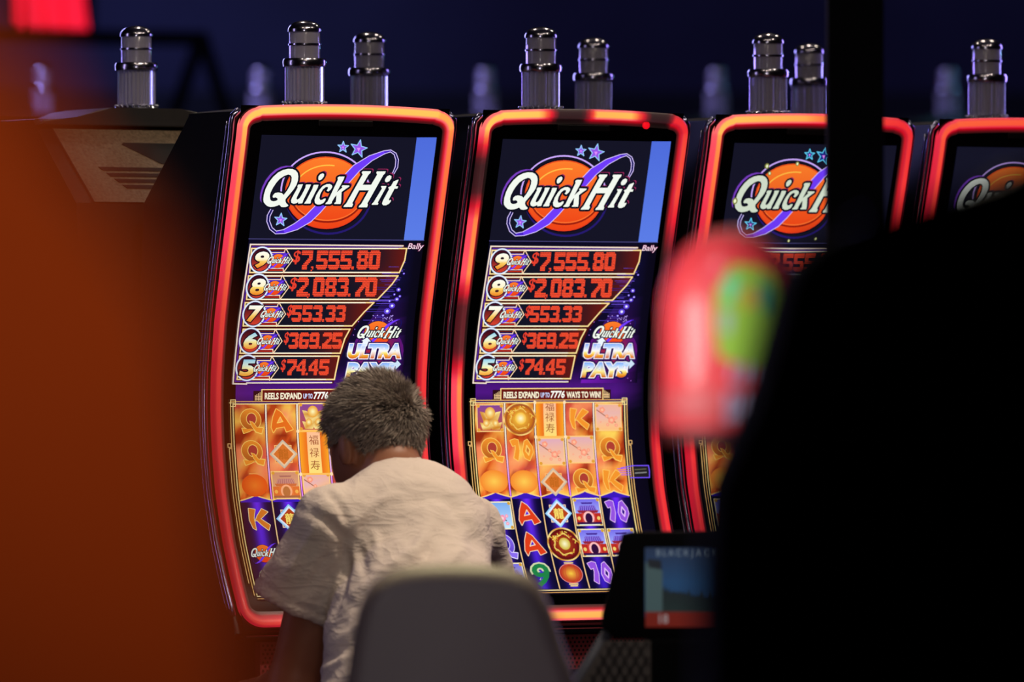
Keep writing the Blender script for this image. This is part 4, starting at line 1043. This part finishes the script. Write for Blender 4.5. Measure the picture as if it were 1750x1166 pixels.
dsp += np.where((cdn > -.020) & (cdn < .004), .0022, 0)          # ribbed collar
co2 = co+nrm*dsp[:, None]
def cloth_mat():
    m = mat('white_cotton', (228, 210, 196), .9); nt = m.node_tree; b = nt.nodes['Principled BSDF']
    tc = nt.nodes.new('ShaderNodeTexCoord'); mp = nt.nodes.new('ShaderNodeMapping'); mp.inputs['Rotation'].default_value = (.3, .75, .4); mp.inputs['Scale'].default_value = (1, 1, 2.6)
    nt.links.new(tc.outputs['Object'], mp.inputs['Vector']); hs_ = []
    for scale, det, dist_, w_ in ((9, 2, 1.0, 1.0), (24, 3, .8, .45), (140, 5, 0, .12)):
        nz = nt.nodes.new('ShaderNodeTexNoise'); nz.inputs['Scale'].default_value = scale; nz.inputs['Detail'].default_value = det; nz.inputs['Distortion'].default_value = dist_
        nt.links.new(mp.outputs['Vector'], nz.inputs['Vector'])
        a = nt.nodes.new('ShaderNodeMath'); a.operation = 'SUBTRACT'; a.inputs[1].default_value = .5; nt.links.new(nz.outputs['Fac'], a.inputs[0])
        b_ = nt.nodes.new('ShaderNodeMath'); b_.operation = 'ABSOLUTE'; nt.links.new(a.outputs[0], b_.inputs[0])
        c_ = nt.nodes.new('ShaderNodeMath'); c_.operation = 'POWER'; c_.inputs[1].default_value = .6; nt.links.new(b_.outputs[0], c_.inputs[0])
        d_ = nt.nodes.new('ShaderNodeMath'); d_.operation = 'MULTIPLY'; d_.inputs[1].default_value = -w_; nt.links.new(c_.outputs[0], d_.inputs[0]); hs_.append(d_)
    s1 = nt.nodes.new('ShaderNodeMath'); nt.links.new(hs_[0].outputs[0], s1.inputs[0]); nt.links.new(hs_[1].outputs[0], s1.inputs[1])
    s2 = nt.nodes.new('ShaderNodeMath'); nt.links.new(s1.outputs[0], s2.inputs[0]); nt.links.new(hs_[2].outputs[0], s2.inputs[1])
    bp = nt.nodes.new('ShaderNodeBump'); bp.inputs['Strength'].default_value = .5; bp.inputs['Distance'].default_value = .008
    nt.links.new(s2.outputs[0], bp.inputs['Height']); nt.links.new(bp.outputs['Normal'], b.inputs['Normal']); return m
mesh_np('t_shirt', co2, fa, per, cloth_mat())
def trousers_sdf(X, Y, Z):
    p = (X, Y, Z); d = cone(p, pelv+np.array((0, 0, .03)), pelv+np.array((0, 0, -.02)), .150, .150)
    for h_, k, a in ((hipL, knL, anL), (hipR, knR, anR)):
        d = smin(d, cone(p, h_, k, .096, .070), .05); d = smin(d, cone(p, k, a+np.array((0, 0, .03)), .070, .055), .03)
    return np.maximum(d, .10-Z)
lo = np.minimum.reduce([hipL-.2, knL-.12, anL-.1]); hi = np.maximum.reduce([hipR+.2, knR+.12, pelv+.2]); lo[2] = .07
co, fa = surface_net(trousers_sdf, lo, hi, .011); mesh_np('trousers', co, fa, per, mat('dark_denim', (34, 36, 48), .9))
for a in (anL, anR):
    bm = bmesh.new(); c = a+bk*.04
    bmesh.ops.create_uvsphere(bm, u_segments=20, v_segments=12, radius=1, matrix=Matrix.Translation((c[0], c[1], .052)) @ Matrix.Rotation(ROT, 4, 'Z') @ Matrix.Diagonal((.048, .145, .05, 1)))
    build('shoe', bm, mat('black_leather', (16, 15, 16), .4), per, smooth=True)
# hair: a cropped cap and many short strands
def hair_keep(r, f, u):
    """local head coordinates: is there hair here?"""
    line = np.where(f < -.02, -.078, np.where(f < .035, -.016+.0*f, .03+(f-.035)*.75))
    side = (np.abs(r) > .062) & (f > -.035) & (u < .0)
    return (u > line) & ~side
def hair_cap(X, Y, Z):
    p = (X, Y, Z); d = ellipsoid(p, hp(0, -.006, .016), HM, (.079, .094, .103))
    q = [sum(HM[j][i]*(p[i]-hd[i]) for i in range(3)) for j in range(3)]
    return np.where(hair_keep(*q), d, np.maximum(d, .004))
m_hair = mat('grey_brown_hair', (146, 131, 119), .55, noise_scale=160, noise_amt=.6)
co, fa = surface_net(hair_cap, hd-.14, hd+.14, .005)
hc = mesh_np('hair', co, fa, per, mat('hair_under', (58, 48, 42), .8))
rng = np.random.default_rng(5); NS = 15000
d3 = rng.normal(size=(NS*2, 3)); d3 /= np.linalg.norm(d3, axis=1)[:, None]
loc = d3*np.array((.079, .094, .103))+np.array((0, -.006, .016)); ok = hair_keep(loc[:, 0], loc[:, 1], loc[:, 2]); loc = loc[ok][:NS]; d3 = d3[ok][:NS]
nl = d3/np.array((.079, .094, .103)); nl /= np.linalg.norm(nl, axis=1)[:, None]
crown = np.array((.025, -.085, .045)); away = loc-crown; away -= nl*np.sum(away*nl, 1)[:, None]; away /= np.linalg.norm(away, axis=1)[:, None]+1e-9
clump = np.array([[noise.noise(Vector(v*60)), noise.noise(Vector(v*60+3.3)), noise.noise(Vector(v*60+7.7))] for v in loc])
low = np.clip((loc[:, 2]+.02)/.07, 0, 1)[:, None]
dirv = nl*(.22+.55*low)+away*.75+clump*.75+rng.normal(size=loc.shape)*.22; dirv /= np.linalg.norm(dirv, axis=1)[:, None]
ln = (.009+.014*low[:, 0])*(.7+.6*rng.random(len(loc))); bend = away*.35-np.array((0, 0, .25))
LW = np.array(HM)
segs = []
for t in (0, .4, .75, 1.0): segs.append(loc+dirv*(ln*t)[:, None]+bend*(ln*t*t*.5)[:, None])
segs = [s @ LW+hd for s in segs]; dw = dirv @ LW
sd = np.cross(dw, rng.normal(size=dw.shape)); sd /= np.linalg.norm(sd, axis=1)[:, None]; st = np.cross(dw, sd)
rad = .00075*(.7+.6*rng.random(len(loc)))
vs = []
for s, k in zip(segs[:3], (1, .85, .55)):
    for a in (0, 2.094, 4.189): vs.append(s+(sd*math.cos(a)+st*math.sin(a))*(rad*k)[:, None])
vs.append(segs[3]); n = len(loc)
co = np.stack(vs, 1).reshape(-1, 3); base = np.arange(n)*10; fl = []
for lv in (0, 3):
    for a in range(3):
        b = (a+1) % 3; fl.append(np.stack([base+lv+a, base+lv+b, base+lv+3+b, base+lv+3+a], 1))
tri = [np.stack([base+6+a, base+6+(a+1) % 3, base+9], 1) for a in range(3)]
faces = np.concatenate(fl).tolist()+np.concatenate(tri).tolist()
me = bpy.data.meshes.new('hair_strands'); me.from_pydata(co.tolist(), [], faces); me.update()
hs = link_mesh('hair_strands', me, hc, m_hair); hs['kind'] = 'stuff'
bm = bmesh.new()
for s in (-1, 1): bmesh.ops.create_uvsphere(bm, u_segments=12, v_segments=8, radius=.0095, matrix=Matrix.Translation(Vector(hp(s*.028, .085, .004))))
build('eyes', bm, mat('eye_white', (220, 215, 208), .2), per, smooth=True)

# stool under the player
m_vinyl = mat('dark_vinyl', (52, 42, 48), .5, noise_scale=120, noise_amt=.25, bump=.1)
st_ = thing('bar_stool', 'padded stool under the seated player in the white t-shirt', 'stool', (per.location.x+pelv[0], per.location.y+pelv[1], 0))
zt = pelv[2]-.165
bm = bmesh.new(); lathe(bm, [(.17, zt-.075), (.20, zt-.06), (.205, zt-.02), (.18, zt), (.05, zt+.003)], 40); build('seat', bm, m_vinyl, st_, smooth=True)
bm = bmesh.new(); lathe(bm, [(.03, .02), (.03, zt-.07)], 20); build('post', bm, m_dchrome, st_, auto=40)
bm = bmesh.new(); lathe(bm, [(.21, 0), (.21, .008), (.06, .03), (.03, .04)], 40); build('base', bm, m_dchrome, st_, auto=40)

# ------------------------------------------------------------------ foreground chair back, out of focus
YC = 9.6; c0 = W(785, 583, YC)
ch = thing('casino_chair', 'blurred grey padded chair back with rounded top in front of the seated player', 'chair', (c0.x, YC, 0))
outl = [(584,1230),(590,1166),(602,1085),(616,1025),(640,986),(690,967),(770,963),(850,965),(908,980),(936,1020),(957,1085),(986,1166),(992,1230),(992,1330),(584,1330)]
def chair_back(bm, r=.028, h=.05):
    P = [W(x, y, YC) for x, y in outl]; P = [(p.x-c0.x, p.z) for p in P]
    for _ in range(3): P = [q for a, b in zip(P, P[1:]+P[:1]) for q in ((.75*a[0]+.25*b[0], .75*a[1]+.25*b[1]), (.25*a[0]+.75*b[0], .25*a[1]+.75*b[1]))]
    n = len(P); nr = []
    for k in range(n):
        a, b = P[k-1], P[(k+1) % n]; dx, dy = b[0]-a[0], b[1]-a[1]; l = math.hypot(dx, dy); nr.append((dy/l, -dx/l))
    rings = []
    for t in np.linspace(-90, 90, 13):
        t = math.radians(t); off = r*(1-math.cos(t)); y = r*math.sin(t)+math.copysign(h-r, t) if abs(t) > 1e-6 else 0
        rings.append([bm.verts.new((P[k][0]+nr[k][0]*off, y, P[k][1]+nr[k][1]*off)) for k in range(n)])
    for a, b in zip(rings, rings[1:]):
        for k in range(n): bm.faces.new((a[k], a[(k+1) % n], b[(k+1) % n], b[k]))
    bm.faces.new(rings[0][::-1]); bm.faces.new(rings[-1])
bm = bmesh.new(); chair_back(bm); build('backrest', bm, mat('grey_vinyl', (92, 80, 84), .55, noise_scale=300, noise_amt=.2), ch, auto=35)
bm = bmesh.new(); bx(bm, (-.20, -.02, .50), (.20, .42, .60), .035, 4); build('seat', bm, m_vinyl, ch, smooth=True)
bm = bmesh.new(); bx(bm, (-.07, -.02, .50), (.07, .02, .70), .008); build('back_support', bm, m_dchrome, ch)
bm = bmesh.new(); lathe(bm, [(.035, .02), (.035, .52)], 20, (0, .2, 0)); build('post', bm, m_dchrome, ch, auto=40)
bm = bmesh.new(); lathe(bm, [(.23, 0), (.23, .01), (.06, .035), (.035, .04)], 40, (0, .2, 0)); build('base', bm, m_dchrome, ch, auto=40)

# ------------------------------------------------------------------ table-game terminal with a small lit screen
YB = 11.2
bt = thing('game_terminal', 'black table game terminal with a small dim blue screen reading BLACKJACK', 'game terminal', (W(1160, 583, YB).x, YB, 0)); b0 = np.array(bt.location)
def WB(x, y, dy=0.0): v = W(x, y, YB); return (v.x-b0[0], v.z)
m_tb = mat('matt_black', (4, 4, 5), .8, spec=.12)
bm = bmesh.new(); prism(bm, [WB(*p) for p in ((1064,914),(1082,910),(1340,908),(1340,1092),(1050,1092),(1028,1072),(1030,1050))], 1, 0.0, .055, .006, 2); build('housing', bm, m_tb, bt, auto=40)
class Flat(Art):
    BAND = 1e6
    def mesh_at(self, name, fn):
        me = bpy.data.meshes.new(name); me.from_pydata([fn(*v) for v in self.v], [], self.f); a = me.color_attributes.new('Col', 'FLOAT_COLOR', 'CORNER')
        arr = np.ones((sum(len(f) for f in self.f), 4), np.float32); arr[:, :3] = [c for fc in self.c for c in fc]; a.data.foreach_set('color', arr.ravel()); me.update(); return me
ar = Flat()
for i in range(8): ar.quad(1102, 936+i*15, 1302, 936+(i+1)*15, lambda U, V: mix((34, 58, 96), (40, 96, 150), max(0, 1-abs(V-1000)/70)), 0, 8)
ar.poly([(1103,962),(1128,958),(1132,980),(1132,1052),(1103,1052)], (88, 116, 118), 1); ar.poly([(1106,955),(1130,958),(1131,974),(1108,970)], (24, 34, 46), 2)
random.seed(8); tp = [(1132,992)]+[(1132+k*3.4, 1012+min(k, 30)*.5-random.uniform(0, 13)*(1 if k % 2 else .35)) for k in range(50)]+[(1302,1050),(1132,1050)]
ar.poly(tp, lambda U, V: mix((22, 34, 40), (40, 62, 60), (V-990)/60), 2)
ar.quad(1103, 1046, 1302, 1072, (150, 36, 18), 3)
ar.text('B L A C K J A C K', (1122, 939, 1222, 954), (150, 170, 190), 4, 0, .012); ar.text('18', (1126, 1050, 1142, 1066), (205, 180, 180), 4, 0, .02)
me = ar.mesh_at('screen', lambda U, V, l: (WB(U, V)[0], -.0015-l*.0003, WB(U, V)[1]))
link_mesh('screen', me, bt, glow_attr('terminal_display', (6, 6, 8), .3, .36))
bm = bmesh.new(); A = WB(1042, 1078); Bq = WB(978, 1180); tube(bm, [(A[0], .03, A[1]), (Bq[0], .03, Bq[1]), (Bq[0]-.02, .03, Bq[1]-.10)], .010, 10); build('bent_arm', bm, mat('grey_steel', (96, 96, 104), .5), bt, smooth=True)
m_mesh = mat('wire_mesh', (10, 10, 10), .5)
bm = bmesh.new(); prism(bm, [WB(*p) for p in ((1034,1096),(1112,1096),(1112,1300),(930,1300),(975,1196))], 1, -.004, .010); build('backing_panel', bm, mat('panel_grey', (96, 88, 82), .7, noise_scale=60), bt)
bm = bmesh.new()
for k in range(-8, 14):
    for s in (-1, 1):
        x = 960+k*18; pts = [(x+s*110*t, 1097+196*t) for t in np.linspace(0, 1, 40)]; pts = [p for p in pts if p[0] < 1110 and p[0] > 1036-(p[1]-1097)*.56]
        if len(pts) > 1: q = [WB(*p) for p in (pts[0], pts[-1])]; tube(bm, [(q[0][0], -.006, q[0][1]), (q[1][0], -.006, q[1][1])], .0011, 5)
build('wire_mesh', bm, m_mesh, bt)
bm = bmesh.new(); P0 = WB(1106, 1088); P1 = WB(1336, 1290); bx(bm, (P0[0], .0, 0), (P1[0], .30, P0[1]), .01); build('pedestal', bm, m_tb, bt)

# ------------------------------------------------------------------ dark foreground: post, cabinet, red dome sign
a = W(1415, 583, 11.0); b = W(1511, 583, 11.0)
bm = bmesh.new(); bx(bm, (a.x, 11.0, 0), (b.x, 11.09, 4.6), .006); struct(build('trim_3', bm, mat('post_black', (4, 4, 7), .9, spec=.1)), 'square black post in front of the third slot machine')
YK = 5.5; k0 = W(1500, 583, YK)
kb = thing('game_cabinet', 'black unlit gaming cabinet filling the lower right foreground', 'gaming cabinet', (k0.x, YK, 0))
WK = lambda x, y: (W(x, y, YK).x-k0.x, W(x, y, YK).z)
ol = [(1208,1180),(1210,1000),(1218,840),(1246,775),(1284,690),(1314,590),(1336,510),(1352,458),(1384,424),(1412,400),(1460,378),(1540,364),(1640,334),(1700,304),(1760,280),(1900,240),(2050,240),(2050,1180)]
zb = WK(0, 1180)[1]
pk = [WK(*p) for p in ol]; m_blk = mat('unlit_black', (4, 4, 5), .9, spec=.08)
bm = bmesh.new(); prism(bm, pk, 1, 0, .35, .012, 3); build('upper_housing', bm, m_blk, kb, auto=40)
bm = bmesh.new(); bx(bm, (pk[0][0], .0, .06), (pk[-1][0], .42, zb), .01); build('lower_housing', bm, m_blk, kb)
bm = bmesh.new(); bx(bm, (pk[0][0]+.02, .03, 0), (pk[-1][0]-.02, .40, .06)); build('plinth', bm, m_blk, kb)
bm = bmesh.new(); prism(bm, [WK(*p) for p in ((1470,374),(1540,360),(1640,330),(1760,276),(1900,236),(1900,244),(1760,284),(1640,338),(1540,368),(1470,382))], 1, -.006, .35, .002, 1); build('top_edge', bm, mat('black_trim', (10, 9, 10), .4), kb)

YS = 7.7; s0 = W(1249, 583, YS)
ds = thing('dome_sign', 'blurred glossy red dome-topped sign with a green emblem', 'sign', (s0.x, YS, 0))
m_red = mat('glossy_red', (214, 58, 66), .5, coat=.35)
z = lambda py: W(0, py, YS).z
RX, RY = .0785, .055
def dome_prof():
    zt, zs, zb_ = z(392), z(540), z(735)
    pr = [(RX*.97, zb_), (RX, zb_+.004), (RX, zs)]
    for k in range(1, 12):
        t = k/12*math.pi/2; pr.append((RX*math.cos(t)**.9, zs+(zt-zs)*math.sin(t)))
    return pr+[(.004, zt)]
bm = bmesh.new(); lathe(bm, dome_prof(), 48, sy=RY/RX); build('dome', bm, m_red, ds, smooth=True)
bm = bmesh.new(); lathe(bm, [(RX*1.005, z(722)), (RX*1.02, z(720)), (RX*1.02, z(668)), (RX*1.005, z(665))], 48, sy=RY/RX, close=False); build('band', bm, mat('pale_red', (186, 66, 70), .5), ds, smooth=True)
bm = bmesh.new(); lathe(bm, [(RX*.9, z(760)), (RX*1.0, z(752)), (RX*1.01, z(734)), (RX*.9, z(730))], 48, sy=RY/RX); build('base_ring', bm, mat('dark_red', (70, 12, 14), .5), ds, smooth=True)
def wrap(px, py, lift):
    X = W(px, py, YS-RY*.8).x-s0.x; zz = z(py); r = RX if zz < z(540) else RX*math.sqrt(max(.0, 1-((zz-z(540))/(z(392)-z(540)))**2))
    X = max(-r*.985, min(r*.985, X)); return (X, -(RY/RX)*math.sqrt(max(0, r*r-X*X))-lift, zz)
def patch(name, poly, m, lift, par=ds):
    bm = bmesh.new(); P = [Vector((p[0], p[1], 0)) for p in poly]
    vs = [bm.verts.new(p) for p in P]; bm.faces.new(vs); bmesh.ops.triangulate(bm, faces=bm.faces[:]); bmesh.ops.subdivide_edges(bm, edges=bm.edges[:], cuts=5, use_grid_fill=True)
    for v in bm.verts: v.co = Vector(wrap(v.co.x, v.co.y, lift))
    return build(name, bm, m, par, smooth=True)
em = patch('emblem', [(1277,412),(1292,450),(1318,470),(1334,520),(1322,575),(1300,628),(1262,622),(1228,610),(1220,560),(1222,500),(1244,462)], mat('lime_green', (138, 184, 62), .45), .0008)
patch('emblem_detail', [(1236,478),(1262,470),(1258,505),(1238,520)], mat('mint', (96, 206, 150), .45), .0014, em)
patch('emblem_detail', [(1292,480),(1314,492),(1308,540),(1294,520)], mat('teal', (70, 150, 120), .45), .0014, em)
patch('emblem_detail', [(1232,530),(1250,535),(1248,570),(1230,566)], mat('pale_grey_green', (150, 176, 160), .45), .0014, em)
patch('emblem_detail', [(1262,500),(1290,490),(1294,520),(1268,530)], mat('amber', (180, 150, 60), .45), .0014, em)
m_wh = mat('pale_lilac', (176, 168, 200), .5)
for k in range(5): patch('white_mark', [(1250+k*12, 624), (1257+k*12, 624), (1252+k*12, 650), (1245+k*12, 650)], m_wh, .0009)
for k in range(5): patch('white_mark', [(1242+k*12, 670), (1250+k*12, 670), (1244+k*12, 716), (1235+k*12, 716)], m_wh, .0026)
bm = bmesh.new(); lathe(bm, [(.02, .02), (.02, z(750))], 20, (.07, .05, 0)); build('post', bm, m_blk, ds)
bm = bmesh.new(); lathe(bm, [(.12, 0), (.12, .01), (.03, .03)], 32, (.07, .05, 0)); build('base', bm, m_blk, ds)
bm = bmesh.new(); bx(bm, (-.04, -.03, z(764)), (.095, .075, z(752)), .004); build('bracket', bm, m_blk, ds)

# ------------------------------------------------------------------ orange foreground shape of unknown kind, built as a panel, far out of focus
YO = 2.4; o0 = W(100, 583, YO)
op = thing('unidentified_panel', 'very blurred orange curved divider panel filling the left foreground', 'unidentified', (o0.x, YO, 0))
WO = lambda x, y: (W(x, y, YO).x-o0.x, W(x, y, YO).z)
edge = [(-140,-260),(-80,0),(-48,110),(20,185),(92,240),(168,305),(228,372),(278,455),(318,545),(347,645),(370,760),(394,900),(416,1040),(436,1166),(460,1400)]
poly = [WO(*p) for p in edge]+[(WO(500, 0)[0], .0), (WO(-1100, 0)[0], 0), (WO(-1100, 0)[0], WO(0, -260)[1])]
bm = bmesh.new(); prism(bm, poly, 1, 0, .06, .012, 4); build('panel', bm, mat('orange_fabric', (226, 88, 14), .85, noise_scale=40, noise_amt=.12), op, auto=50)
bm = bmesh.new(); bx(bm, (WO(-1100, 0)[0]-.02, -.04, 0), (WO(500, 0)[0]+.02, .10, .05), .006); build('foot_rail', bm, m_blk, op)
